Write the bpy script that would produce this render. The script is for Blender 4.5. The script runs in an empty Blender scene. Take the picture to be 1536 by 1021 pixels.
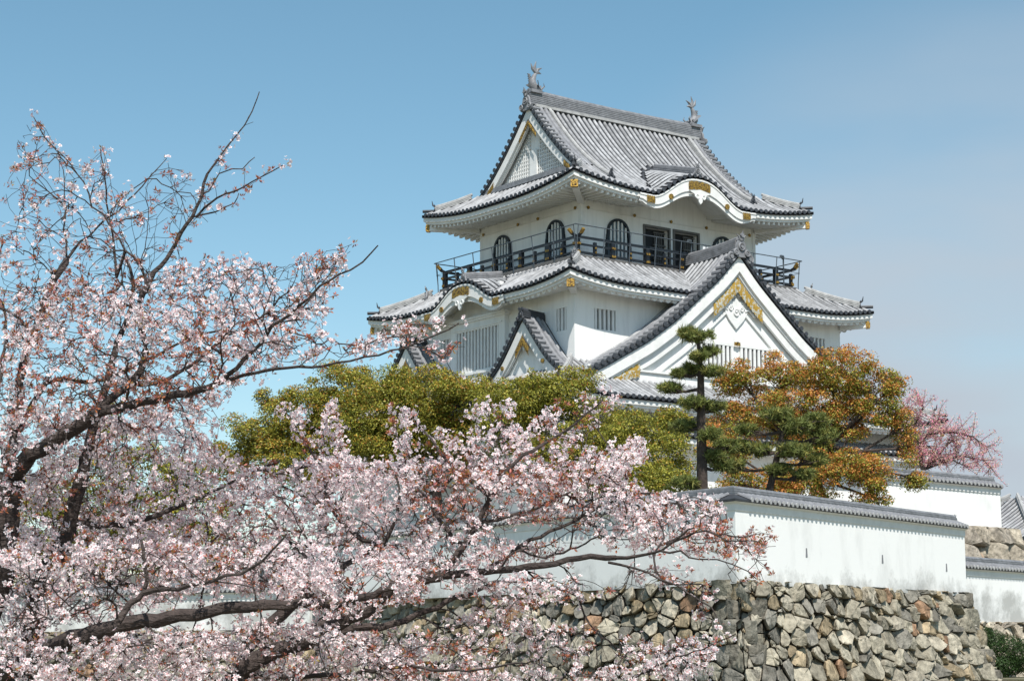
import bpy, math, random
import numpy as np
from mathutils import Vector, Matrix
random.seed(7); RNG = np.random.default_rng(11)
PI = math.pi
scene = bpy.context.scene
COL = scene.collection

# ------------------------------------------------------------------ camera
CAM = np.array([-49.654, -62.148, -19.613]); PITCH, YAW, FPX = 0.1597, 0.6375, 2899.1
_cy, _sy, _cp, _sp = math.cos(YAW), math.sin(YAW), math.cos(PITCH), math.sin(PITCH)
_fw = np.array([_sy, _cy, 0]); RT = np.array([_cy, -_sy, 0]); UPZ = np.array([0, 0, 1.0])
FD = _fw * _cp + UPZ * _sp; UD = UPZ * _cp - _fw * _sp
cam_d = bpy.data.cameras.new('camera'); cam = bpy.data.objects.new('camera', cam_d); COL.objects.link(cam)
cam_d.sensor_width = 36; cam_d.lens = 36 * FPX / 1536; cam_d.clip_start = .1; cam_d.clip_end = 3000
cam.matrix_world = Matrix(((RT[0], UD[0], -FD[0], CAM[0]), (RT[1], UD[1], -FD[1], CAM[1]), (RT[2], UD[2], -FD[2], CAM[2]), (0, 0, 0, 1)))
scene.camera = cam

# ------------------------------------------------------------------ light
SUN_EL, SUN_DAZ = math.radians(54.5), math.radians(28)
sdir = Vector((-math.sin(SUN_DAZ) * math.cos(SUN_EL), -math.cos(SUN_DAZ) * math.cos(SUN_EL), math.sin(SUN_EL)))
sl = bpy.data.lights.new('sun', 'SUN'); sl.energy = 4.7; sl.angle = math.radians(.5); sl.color = (1, .955, .89)
so = bpy.data.objects.new('sun', sl); COL.objects.link(so); so.rotation_euler = sdir.to_track_quat('Z', 'Y').to_euler()
world = bpy.data.worlds.new('World'); scene.world = world; world.use_nodes = True
nt = world.node_tree; nt.nodes.clear()
wo = nt.nodes.new('ShaderNodeOutputWorld'); bg = nt.nodes.new('ShaderNodeBackground'); bg.inputs[1].default_value = .11
sky = nt.nodes.new('ShaderNodeTexSky'); sky.sky_type = 'NISHITA'; sky.sun_disc = False
sky.sun_elevation = SUN_EL; sky.sun_rotation = math.atan2(sdir.x, sdir.y); sky.air_density = 1.0; sky.dust_density = .35; sky.ozone_density = 1.3
# thin veil of high cloud, drawn on the sky's own directions
tc = nt.nodes.new('ShaderNodeTexCoord'); mp = nt.nodes.new('ShaderNodeMapping'); mp.inputs['Scale'].default_value = (1.6, 1.6, 5.5)
mp.inputs['Location'].default_value = (.35, .1, .3)
nz = nt.nodes.new('ShaderNodeTexNoise'); nz.inputs['Scale'].default_value = 1.7; nz.inputs['Detail'].default_value = 5; nz.inputs['Roughness'].default_value = .45
cr = nt.nodes.new('ShaderNodeValToRGB'); cr.color_ramp.elements[0].position = .30; cr.color_ramp.elements[1].position = .50
cr.color_ramp.elements[0].color = (0, 0, 0, 1); cr.color_ramp.elements[1].color = (1, 1, 1, 1); cr.color_ramp.elements[0].color = (.35, .35, .35, 1)
hs = nt.nodes.new('ShaderNodeHueSaturation'); hs.inputs['Hue'].default_value = .479; hs.inputs['Saturation'].default_value = 1.09; hs.inputs['Value'].default_value = .95
mx = nt.nodes.new('ShaderNodeMix'); mx.data_type = 'RGBA'; mx.inputs['B'].default_value = (3.7, 4.2, 4.75, 1)
L_ = nt.links.new
L_(tc.outputs['Generated'], mp.inputs[0]); L_(mp.outputs[0], nz.inputs['Vector']); L_(nz.outputs['Fac'], cr.inputs[0])
# the veil thickens round one part of the sky, low in the east
_vd = FD + RT * (1560 - 768) / FPX - UD * (760 - 510.5) / FPX; _vd = _vd / np.linalg.norm(_vd)
dp = nt.nodes.new('ShaderNodeVectorMath'); dp.operation = 'DOT_PRODUCT'; dp.inputs[1].default_value = tuple(_vd); nrmz = nt.nodes.new('ShaderNodeVectorMath'); nrmz.operation = 'NORMALIZE'
mr = nt.nodes.new('ShaderNodeMapRange'); mr.interpolation_type = 'SMOOTHSTEP'; mr.inputs['From Min'].default_value = math.cos(math.radians(17)); mr.inputs['From Max'].default_value = math.cos(math.radians(4.5))
mm = nt.nodes.new('ShaderNodeMath'); mm.operation = 'MULTIPLY'
L_(tc.outputs['Generated'], nrmz.inputs[0]); L_(nrmz.outputs[0], dp.inputs[0]); L_(dp.outputs['Value'], mr.inputs['Value']); L_(mr.outputs[0], mm.inputs[0]); L_(cr.outputs[0], mm.inputs[1])
L_(sky.outputs[0], hs.inputs['Color']); L_(mm.outputs[0], mx.inputs['Factor']); L_(hs.outputs[0], mx.inputs['A']); L_(mx.outputs['Result'], bg.inputs[0]); L_(bg.outputs[0], wo.inputs[0])
vs = scene.view_settings; vs.view_transform = 'Standard'; vs.look = 'None'; vs.gamma = 1; vs.exposure = .34; vs.use_curve_mapping = False
scene.render.engine = 'CYCLES'; scene.cycles.max_bounces = 5; scene.cycles.diffuse_bounces = 3; scene.cycles.transparent_max_bounces = 4
scene.cycles.use_denoising = True

# ------------------------------------------------------------------ helpers
def at(px, py, d):
    """world point that stands d metres in front of the camera along the line through a photo pixel"""
    return CAM + (FD + RT * (px - 768) / FPX - UD * (py - 510.5) / FPX) * d

class MB:
    def __init__(s): s.v = []; s.f = []; s.m = []
    def add(s, vs, fs, mi=0):
        o = len(s.v); s.v += [tuple(map(float, p)) for p in vs]
        s.f += [tuple(i + o for i in f) for f in fs]; s.m += [mi] * len(fs)
    def grid(s, rows, mi=0, closed=False, flip=False):
        n = len(rows[0]); vs = [p for r in rows for p in r]; fs = []
        for i in range(len(rows) - 1):
            for j in range(n if closed else n - 1):
                k = (j + 1) % n; q = (i * n + j, i * n + k, (i + 1) * n + k, (i + 1) * n + j)
                fs.append(q[::-1] if flip else q)
        s.add(vs, fs, mi)
    def box(s, c, size, ax=None, mi=0):
        c = np.array(c, float); h = np.array(size) / 2.0
        A = np.eye(3) if ax is None else np.array(ax, float)
        vs = [c + A[0] * h[0] * i + A[1] * h[1] * j + A[2] * h[2] * k for i in (-1, 1) for j in (-1, 1) for k in (-1, 1)]
        s.add(vs, [(0, 1, 3, 2), (4, 6, 7, 5), (0, 4, 5, 1), (2, 3, 7, 6), (0, 2, 6, 4), (1, 5, 7, 3)], mi)
    def bb(s, x0, x1, y0, y1, z0, z1, mi=0):
        s.box(((x0 + x1) / 2, (y0 + y1) / 2, (z0 + z1) / 2), (abs(x1 - x0), abs(y1 - y0), abs(z1 - z0)), None, mi)
    def sweep(s, path, sec, up=(0, 0, 1), mi=0, caps=True, scale=None, closed=True, side=None):
        path = [np.array(p, float) for p in path]; up = np.array(up, float); rows = []
        for i, p in enumerate(path):
            t = path[min(i + 1, len(path) - 1)] - path[max(i - 1, 0)]; t /= np.linalg.norm(t) + 1e-9
            if side is not None: sd = np.array(side, float)
            else:
                sd = np.cross(t, up); n = np.linalg.norm(sd); sd = sd / n if n > 1e-4 else np.array([1., 0, 0])
            u = np.cross(sd, t); n = np.linalg.norm(u); u = u / n if n > 1e-6 else up
            k = 1 if scale is None else scale[i]
            rows.append([p + (sd * a + u * b) * k for a, b in sec])
        s.grid(rows, mi, closed)
        if caps and closed:
            s.add(rows[0], [tuple(range(len(sec)))[::-1]], mi); s.add(rows[-1], [tuple(range(len(sec)))], mi)
    def tube(s, path, r, n=6, mi=0, up=(0, 0, 1)):
        sec = [(math.cos(2 * PI * k / n), math.sin(2 * PI * k / n)) for k in range(n)]
        sc = [r] * len(path) if not hasattr(r, '__len__') else r
        s.sweep(path, sec, up, mi, True, sc)
    def disc(s, c, n, r, th=.03, mi=0, k=10):
        c = np.array(c, float); n = np.array(n, float); s.tube([c - n * th / 2, c + n * th / 2], r, k, mi, up=(0, 0, 1) if abs(n[2]) < .9 else (1, 0, 0))
    def prism(s, poly, off, mi=0):
        n = len(poly); a = [np.array(p, float) for p in poly]; b = [p + np.array(off, float) for p in a]
        s.add(a + b, [tuple(range(n)), tuple(range(2 * n - 1, n - 1, -1))] + [(i, i + n, (i + 1) % n + n, (i + 1) % n) for i in range(n)], mi)
    def torus(s, c, ax1, ax2, R, r, mi=0, n=14, k=5, turns=1.0, R2=None):
        c = np.array(c, float); ax1 = np.array(ax1, float); ax2 = np.array(ax2, float); ax3 = np.cross(ax1, ax2); rows = []
        for i in range(n + 1):
            a = 2 * PI * turns * i / n; rr = R if R2 is None else R + (R2 - R) * i / n
            d = ax1 * math.cos(a) + ax2 * math.sin(a)
            rows.append([c + d * (rr + r * math.cos(2 * PI * j / k)) + ax3 * r * math.sin(2 * PI * j / k) for j in range(k)])
        s.grid(rows, mi, True)
    def build(s, name, mats, parent=None, smooth=False, fix=True):
        me = bpy.data.meshes.new(name); me.from_pydata(s.v, [], s.f)
        if not isinstance(mats, (list, tuple)): mats = [mats]
        for m in mats: me.materials.append(m)
        if len(mats) > 1: me.polygons.foreach_set('material_index', np.array(s.m, dtype=np.int32))
        if fix:
            import bmesh
            bm = bmesh.new(); bm.from_mesh(me); bmesh.ops.recalc_face_normals(bm, faces=bm.faces[:]); bm.to_mesh(me); bm.free()
        if smooth:
            me.polygons.foreach_set('use_smooth', [True] * len(me.polygons)); me.set_sharp_from_angle(angle=math.radians(40))
        me.update(); o = bpy.data.objects.new(name, me); COL.objects.link(o)
        if parent is not None: o.parent = parent
        return o

def tag(o, label=None, cat=None, group=None, kind=None):
    if label: o['label'] = label
    if cat: o['category'] = cat
    if group: o['group'] = group
    if kind: o['kind'] = kind
    return o
def empty(name, loc=(0, 0, 0)):
    o = bpy.data.objects.new(name, None); COL.objects.link(o); o.empty_display_size = .5
    return o
def thing(name, label, cat, group=None, kind=None): return tag(empty(name), label, cat, group, kind)

# ------------------------------------------------------------------ materials
def mat(name, col, rough=.8, metal=0, n1=None, amt=.25, n2=None, bump=0, bscale=30, bdist=.03, island=0, attr=False, transl=0, spec=.3, col2=None, space='Object', stretch=(1, 1, 1), pos=(.35, .7)):
    m = bpy.data.materials.new(name); m.use_nodes = True; t = m.node_tree; N = t.nodes; N.clear(); L = t.links.new
    out = N.new('ShaderNodeOutputMaterial'); b = N.new('ShaderNodeBsdfPrincipled')
    b.inputs['Roughness'].default_value = rough; b.inputs['Metallic'].default_value = metal; b.inputs['Specular IOR Level'].default_value = spec
    co = N.new('ShaderNodeTexCoord'); mpp = N.new('ShaderNodeMapping'); mpp.inputs['Scale'].default_value = stretch; L(co.outputs[space], mpp.inputs[0])
    if attr:
        a = N.new('ShaderNodeAttribute'); a.attribute_name = 'Col'; cs = a.outputs['Color']
    else:
        c = N.new('ShaderNodeRGB'); c.outputs[0].default_value = (*col, 1); cs = c.outputs[0]
    if n1:
        z = N.new('ShaderNodeTexNoise'); z.inputs['Scale'].default_value = n1; z.inputs['Detail'].default_value = 6; z.inputs['Roughness'].default_value = .62; L(mpp.outputs[0], z.inputs['Vector'])
        r = N.new('ShaderNodeMapRange'); r.inputs['From Min'].default_value = pos[0]; r.inputs['From Max'].default_value = pos[1]; L(z.outputs['Fac'], r.inputs['Value'])
        x = N.new('ShaderNodeMix'); x.data_type = 'RGBA'; L(cs, x.inputs['A'])
        c2 = col2 or tuple(v * (1 - amt) for v in col); x.inputs['B'].default_value = (*c2, 1)
        if attr and not col2:
            x.blend_type = 'MULTIPLY'; x.inputs['B'].default_value = (1 - amt,) * 3 + (1,)
        L(r.outputs[0], x.inputs['Factor']); cs = x.outputs['Result']
    if island:
        g = N.new('ShaderNodeNewGeometry'); hv = N.new('ShaderNodeHueSaturation'); r = N.new('ShaderNodeMapRange'); r.inputs['To Min'].default_value = 1 - island; r.inputs['To Max'].default_value = 1 + island
        L(g.outputs['Random Per Island'], r.inputs['Value']); L(r.outputs[0], hv.inputs['Value']); L(cs, hv.inputs['Color']); cs = hv.outputs[0]
    L(cs, b.inputs['Base Color'])
    if bump:
        z2 = N.new('ShaderNodeTexNoise'); z2.inputs['Scale'].default_value = bscale; z2.inputs['Detail'].default_value = 5; L(mpp.outputs[0], z2.inputs['Vector'])
        bp = N.new('ShaderNodeBump'); bp.inputs['Strength'].default_value = bump; bp.inputs['Distance'].default_value = bdist; L(z2.outputs['Fac'], bp.inputs['Height']); L(bp.outputs[0], b.inputs['Normal'])
    if transl:
        tr = N.new('ShaderNodeBsdfTranslucent'); L(cs, tr.inputs[0]); ms = N.new('ShaderNodeMixShader'); ms.inputs[0].default_value = transl
        L(b.outputs[0], ms.inputs[1]); L(tr.outputs[0], ms.inputs[2]); L(ms.outputs[0], out.inputs[0])
    else: L(b.outputs[0], out.inputs[0])
    return m
M = {}
M['plaster'] = mat('white_plaster', (.82, .82, .80), .85, n1=2.6, amt=.2, bump=.1, bscale=9, stretch=(1, 1, .13), pos=(.45, .82))
M['oldplaster'] = mat('weathered_plaster', (.83, .83, .81), .9, n1=1.1, amt=.22, bump=.12, bscale=9, stretch=(1, 1, .5), pos=(.5, .85))
def add_dirt(m, z0, z1):
    """grey damp stains that climb from the foot of the wall"""
    t = m.node_tree; N = t.nodes; L = t.links.new; b = next(n for n in N if n.type == 'BSDF_PRINCIPLED'); src = b.inputs['Base Color'].links[0].from_socket
    g = N.new('ShaderNodeNewGeometry'); sx = N.new('ShaderNodeSeparateXYZ'); L(g.outputs['Position'], sx.inputs[0])
    r = N.new('ShaderNodeMapRange'); r.inputs['From Min'].default_value = z1; r.inputs['From Max'].default_value = z0; r.inputs['To Min'].default_value = 0; r.inputs['To Max'].default_value = .34; L(sx.outputs['Z'], r.inputs['Value'])
    z = N.new('ShaderNodeTexNoise'); z.inputs['Scale'].default_value = .9; z.inputs['Detail'].default_value = 9; z.inputs['Roughness'].default_value = .72; L(g.outputs['Position'], z.inputs['Vector'])
    a = N.new('ShaderNodeMath'); a.operation = 'ADD'; L(r.outputs[0], a.inputs[0]); L(z.outputs['Fac'], a.inputs[1])
    q = N.new('ShaderNodeMapRange'); q.inputs['From Min'].default_value = .70; q.inputs['From Max'].default_value = .92; q.inputs['To Max'].default_value = .75; L(a.outputs[0], q.inputs['Value'])
    x = N.new('ShaderNodeMix'); x.data_type = 'RGBA'; x.inputs['B'].default_value = (.33, .33, .31, 1); L(q.outputs[0], x.inputs['Factor']); L(src, x.inputs['A']); L(x.outputs['Result'], b.inputs['Base Color'])
add_dirt(M['oldplaster'], -17.75, -16.6)
M['trim'] = mat('white_trim', (.78, .78, .76), .8, n1=2.5, amt=.14, bump=.05, bscale=20)
M['rib'] = mat('round_tile', (.38, .385, .395), .6, island=.22, n1=3.2, amt=.5, bump=.2, bscale=18, spec=.4)
M['bed'] = mat('flat_tile', (.05, .053, .06), .6, n1=5, amt=.45, bump=.2, bscale=20, spec=.4)
M['ridge'] = mat('ridge_tile', (.245, .25, .265), .55, n1=4, amt=.45, bump=.2, bscale=25, spec=.4)
M['pale'] = mat('mortar_tile', (.42, .42, .415), .75, n1=4, amt=.35, bump=.15, bscale=22)
M['dark'] = mat('dark_tile', (.055, .06, .07), .5, n1=6, amt=.4, bump=.15, bscale=30, spec=.4)
M['black'] = mat('black_lacquer', (.018, .022, .028), .4, n1=5, amt=.4)
M['void'] = mat('dark_interior', (.02, .022, .026), .7)
M['gold'] = mat('gold_leaf', (.42, .26, .055), .42, .5, n1=16, col2=(.10, .06, .03), bump=.6, bscale=40, pos=(.46, .58))
M['lace'] = mat('pierced_gold', (.52, .32, .06), .42, .4, n1=7.5, col2=(.62, .60, .52), bump=.8, bscale=14, pos=(.50, .55))
M['steel'] = mat('painted_steel', (.10, .12, .14), .5, .3, n1=8, amt=.3)
M['wood'] = mat('grey_wood', (.16, .155, .15), .8, n1=5, amt=.4, stretch=(1, 1, 4))
M['signw'] = mat('sign_white', (.82, .83, .84), .5, n1=4, amt=.05)
M['glass'] = mat('window_pane', (.10, .14, .17), .25, n1=2, amt=.3, spec=.6)
M['bark'] = mat('cherry_bark', (.080, .062, .056), .9, n1=9, amt=.6, bump=.9, bscale=26, stretch=(1, 1, 2.2))
M['pbark'] = mat('pine_bark', (.085, .065, .055), .95, n1=5, amt=.5, bump=.9, bscale=12)
M['leaf'] = mat('evergreen_leaf', (.1, .1, .02), .5, attr=True, island=.3, transl=.35, spec=.35)
M['petal'] = mat('cherry_petal', (.8, .7, .74), .7, attr=True, island=.12, transl=.42, spec=.2)
M['leaf2'] = mat('bronze_leaf', (.3, .1, .06), .6, attr=True, island=.2, transl=.3, spec=.25)
M['needle'] = mat('pine_needle', (.05, .07, .02), .6, attr=True, island=.3, transl=.15, spec=.3)
M['grass'] = mat('dry_lawn', (.17, .155, .11), .9, n1=3, col2=(.13, .13, .07), bump=.5, bscale=30)
M['soil'] = mat('pale_gravel', (.42, .40, .36), .95, n1=2, amt=.4, bump=.4, bscale=10)
M['stone'] = mat('wall_stone', (.3, .27, .22), .95, n1=4.5, amt=.6, attr=True, bump=1.0, bscale=5.5, bdist=.1, spec=.12)
M['gap'] = mat('wall_gap', (.15, .13, .10), .95, n1=3, amt=.4)
# ------------------------------------------------------------------ tiled roofs
def circ(r, n=5, a0=0, a1=PI): return [(r * math.cos(a0 + (a1 - a0) * i / n), r * math.sin(a0 + (a1 - a0) * i / n)) for i in range(n + 1)]
RIBSEC = circ(.070, 5)
def rib(mb, path, mi=0, r=1.0):
    if len(path) < 2: return
    mb.sweep(path, RIBSEC, mi=mi, caps=False, closed=False, scale=[r] * len(path))
def ridge_bar(mb, path, h=.3, w=.26, layers=4, cap=True, mi=0, mpale=1):
    """stacked flat tiles under a row of round cap tiles"""
    sec = []; prof = []
    for k in range(layers):
        ww = w / 2 * (1 - .25 * k / layers); z0 = h * k / layers; z1 = h * (k + .68) / layers; z2 = h * (k + 1) / layers
        prof += [(ww, z0), (ww, z1), (ww - .022, z1), (ww - .022, z2)]
    sec = prof + [(-a, b) for a, b in prof[::-1]]
    mb.sweep(path, sec, mi=mi)
    if cap: mb.tube([np.array(p) + np.array((0, 0, h + .02)) for p in path], w * .30, 7, mi=mi)
def onigawara(mb, c, nrm, sc=1.0, mi=0):
    """ridge end tile: shield with a spiral boss, two side scrolls and a finial"""
    c = np.array(c, float); n = np.array(nrm, float); u = np.array((0, 0, 1.)); s = np.cross(u, n)
    poly = [(-.42, -.1), (-.5, .18), (-.3, .3), (-.24, .55), (-.1, .72), (.1, .72), (.24, .55), (.3, .3), (.5, .18), (.42, -.1)]
    mb.prism([c + (s * a + u * b) * sc for a, b in poly], -n * .12 * sc, mi)
    mb.torus(c + (u * .38 + n * .03) * sc, s, u, .16 * sc, .045 * sc, mi); mb.disc(c + (u * .38 + n * .03) * sc, n, .08 * sc, .1 * sc, mi)
    for g in (-1, 1):
        mb.torus(c + (s * g * .34 + u * .1 + n * .03) * sc, s, u, .12 * sc, .05 * sc, mi); mb.torus(c + (s * g * .34 + u * .1 + n * .03) * sc, s, u, .03 * sc, .04 * sc, mi)
        mb.tube([c + (s * g * .1 + u * .7) * sc, c + (s * g * .16 + u * .85) * sc, c + (s * g * .3 + u * .93) * sc], [.05 * sc, .04 * sc, .015 * sc], 5, mi)
    mb.tube([c + u * .66 * sc, c + (u * .92 + n * .05) * sc, c + (u * 1.1 + n * .12) * sc], [.07 * sc, .05 * sc, .02 * sc], 6, mi); mb.disc(c + (u * .9 + n * .06) * sc, n, .1 * sc, .1 * sc, mi)

FACES = {'R': lambda s, q, x0, x1, y0, y1: (s, y0 + q), 'B': lambda s, q, x0, x1, y0, y1: (s, y1 - q),
         'L': lambda s, q, x0, x1, y0, y1: (x0 + q, s), 'X': lambda s, q, x0, x1, y0, y1: (x1 - q, s)}
OUTN = {'R': (0, -1, 0), 'B': (0, 1, 0), 'L': (-1, 0, 0), 'X': (1, 0, 0)}
ALONG = {'R': (1, 0, 0), 'B': (1, 0, 0), 'L': (0, 1, 0), 'X': (0, 1, 0)}
class Roof:
    def __init__(s, rect, D, Dw, ze, a, b, lift, A, kara={}, upper=None, D_side=None, scallop=True, wallz=None):
        s.rect = rect; s.D = D; s.Dw = Dw; s.ze = ze; s.a = a; s.b = b; s.lift = lift; s.A = A; s.kara = kara; s.upper = upper; s.scallop = scallop
        s.span = {'R': rect[:2], 'B': rect[:2], 'L': rect[2:], 'X': rect[2:]}
    def base(s, f, t, q):
        s0, s1 = s.span[f]; p = max(min(t - s0, s1 - t), q, 0)
        return s.ze + s.a * q + s.b * q * q + s.lift * max(0, 1 - p / s.A) ** 2
    def K(s, f, t):
        if f not in s.kara: return 0
        c, w, h, sl = s.kara[f]; d = abs(t - c) / w
        return 0 if d >= 1 else h * .5 * (1 + math.cos(PI * d ** 1.25))
    def zk(s, f, t, q):
        k = s.K(f, t); return -99 if k <= .01 else s.ze + k + s.kara[f][3] * q
    def z(s, f, t, q): return max(s.base(f, t, q), s.zk(f, t, q))
    def P(s, f, t, q, z): x, y = FACES[f](t, q, *s.rect); return (x, y, z)
    def build(s, parent, name='tiled_roof', label=None, faces='RLBX', skip={}):
        top = MB(); ribs = MB(); eave = ribs; under = MB()
        for f in faces:
            s0, s1 = s.span[f]; G = s.upper if (s.upper and f in 'RB') else None
            n = max(8, int((s1 - s0) / .16)); ts = [s0 + (s1 - s0) * i / n for i in range(n + 1)]
            D = s.D if not (s.upper and f in 'LX') else s.upper + .25
            rows = []; hip = G or D
            for t in ts:
                qm = min(hip, t - s0, s1 - t); qm = max(qm, 0)
                rows.append([s.P(f, t, qm * j / 14, s.z(f, t, qm * j / 14)) for j in range(15)])
            top.grid(rows); top.grid([[(x, y, z - .07) for x, y, z in r] for r in rows])
            top.grid([[r[0], (r[0][0], r[0][1], r[0][2] - .1)] for r in rows])
            if G:
                rows = []
                tt = [t for t in ts if s0 + G < t < s1 - G]; tt = [s0 + G] + tt + [s1 - G]
                for t in tt: rows.append([s.P(f, t, G + (D - G) * j / 16, s.z(f, t, G + (D - G) * j / 16)) for j in range(17)])
                top.grid(rows); top.grid([[(x, y, z - .07) for x, y, z in r] for r in rows])
            # ribs down the slope
            m = int(round((s1 - s0) / .3)); pitch = (s1 - s0 - .1) / m
            for i in range(m + 1):
                t = s0 + .05 + pitch * i; p = min(t - s0, s1 - t); inmid = G and p > G
                qm = D if inmid else min(hip, p)
                if f in skip and skip[f](t): pass
                qs = [-.04] + [qm * j / 16 for j in range(1, 17)]
                if qm < .1: continue
                pth = []; kk = s.K(f, t) > .01
                for q in qs:
                    if kk and s.zk(f, t, max(q, 0)) > s.base(f, t, max(q, 0)) and q > .38:
                        continue
                    pth.append((q, s.P(f, t, q, s.z(f, t, max(q, 0)) + .01)))
                # break into runs
                run = [pth[0][1]]
                for (qa, pa), (qb, pb) in zip(pth, pth[1:]):
                    if qb - qa > qm / 16 * 1.6: rib(ribs, run); run = []
                    run.append(pb)
                if kk and len(run) == 1: run.append(s.P(f, t, .38, s.z(f, t, .38) + .01))
                rib(ribs, run)
                ex, ey = FACES[f](t, -.05, *s.rect); eave.disc((ex, ey, s.z(f, t, 0) + .005), OUTN[f], .088, .05, 1, 10)
            # ribs round the cusped bump
            if f in s.kara:
                c, w, h, sl = s.kara[f]; q = .45
                while q < s.D:
                    for sg in (-1, 1):
                        run = []
                        for j in range(1, 25):
                            t = c + sg * w * j / 25
                            if s.zk(f, t, q) > s.base(f, t, q) - .02: run.append(s.P(f, t, q, s.zk(f, t, q) + .01))
                        if len(run) > 2: ribs.sweep(run, RIBSEC, mi=0, caps=False, closed=False)
                    q += .29
            # under the eave: mouldings, rafters, soffit
            prof = [(0, -.03), (0, -.12), (.05, -.12), (.05, -.30), (.13, -.31), (.13, -.41), (.24, -.41)]
            def low(t, q, dz): x, y = FACES[f](min(max(t, s0 + q), s1 - q), q, *s.rect); return (x, y, s.z(f, min(max(t, s0), s1), 0) + dz)
            rows = [[low(t, q, dz) for q, dz in prof] for t in ts]
            under.grid([r[:3] for r in rows], 1); under.grid([r[2:] for r in rows], 0)
            zw = s.ze - .18
            def sof(t, q):
                k = (q - .24) / (s.Dw - .24); tc_ = min(max(t, s0 + q), s1 - q); x, y = FACES[f](tc_, q, *s.rect)
                return (x, y, (s.z(f, min(max(t, s0), s1), 0) - .41) * (1 - k) + (zw + s.K(f, t)) * k)
            under.grid([[sof(t, .24 + (s.Dw + .15 - .24) * j / 4) for j in range(5)] for t in ts], 0)
            step = .36 if s.scallop else .3; m2 = int((s1 - s0 - .3) / step)
            for i in range(m2 + 1):
                t = s0 + .15 + (s1 - s0 - .3) * i / m2; p = min(t - s0, s1 - t)
                if s.K(f, t) > .12 or p < .3: continue
                qe = min(s.Dw + .1, p - .02)
                if s.scallop:
                    pth = [np.array(sof(t, q)) + (0, 0, .02) for q in (.2, qe)]; under.sweep(pth, circ(.135, 6, PI, 2 * PI), caps=True)
                else:
                    pth = [np.array(sof(t, q)) + (0, 0, -.05) for q in (.2, qe)]; under.sweep(pth, [(-.055, -.07), (.055, -.07), (.055, .08), (-.055, .08)])
        r = tag(top.build(name, M['bed'], parent, True), label)
        ribs.build('round_tiles', [M['rib'], M['dark']], r, True)
        under.build('plaster_eave', [M['trim'], M['dark']], r, True)
        # hips
        x0, x1, y0, y1 = s.rect; Dh = (s.upper or s.D)
        for cx, sx, cyy, sy_ in ((x0, 1, y0, 1), (x1, -1, y0, 1), (x0, 1, y1, -1), (x1, -1, y1, -1)):
            hb = MB(); fz = lambda q: s.base('R', s.rect[0] + q, q)
            pth = [(cx + sx * q, cyy + sy_ * q, fz(q) + .03) for q in [Dh - .2 - (Dh - .65) * j / 9 for j in range(10)]]
            ridge_bar(hb, pth, .2, .22, 3)
            p = np.array(pth[-1]); d = np.array((-sx, -sy_, 0)) / 1.414
            onigawara(hb, p + d * .04 + (0, 0, .02), d, .3, 1)
            hb.tube([p + (0, 0, .2), p + d * .14 + (0, 0, .3), p + d * .18 + (0, 0, .5)], [.05, .04, .012], 5, 1)
            hb.tube([p + d * .05 + (0, 0, .02), p + d * .6 + (0, 0, .02)], .075, 6, 1)
            hb.build('hip_ridge', [M['pale'], M['dark']], r, True)
        for cx, sx, cyy, sy_ in ((x0, 1, y0, 1), (x1, -1, y0, 1), (x0, 1, y1, -1), (x1, -1, y1, -1)):
            tz = s.ze + s.lift; d = np.array((-sx, -sy_, 0)) / 1.414; side = (-d[1], d[0], 0)
            a = np.array((cx + sx * (s.Dw), cyy + sy_ * s.Dw, s.ze - .35)); b = np.array((cx + sx * .2, cyy + sy_ * .2, tz - .62))
            hb = MB(); hb.sweep([a, b], [(-.13, -.13), (.13, -.13), (.13, .13), (-.13, .13)]); hb.build('corner_beam', M['trim'], r)
            t_ = (b - a) / np.linalg.norm(b - a)
            gb = MB(); gb.sweep([b - t_ * .1, b + t_ * .07], [(-.15, -.16), (.15, -.16), (.15, .15), (-.15, .15)]); gb.box(b + t_ * .085, (.02, .2, .2), (t_, side, (0, 0, 1))); gb.build('gold_cap', M['gold'], r)
        return r

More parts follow.
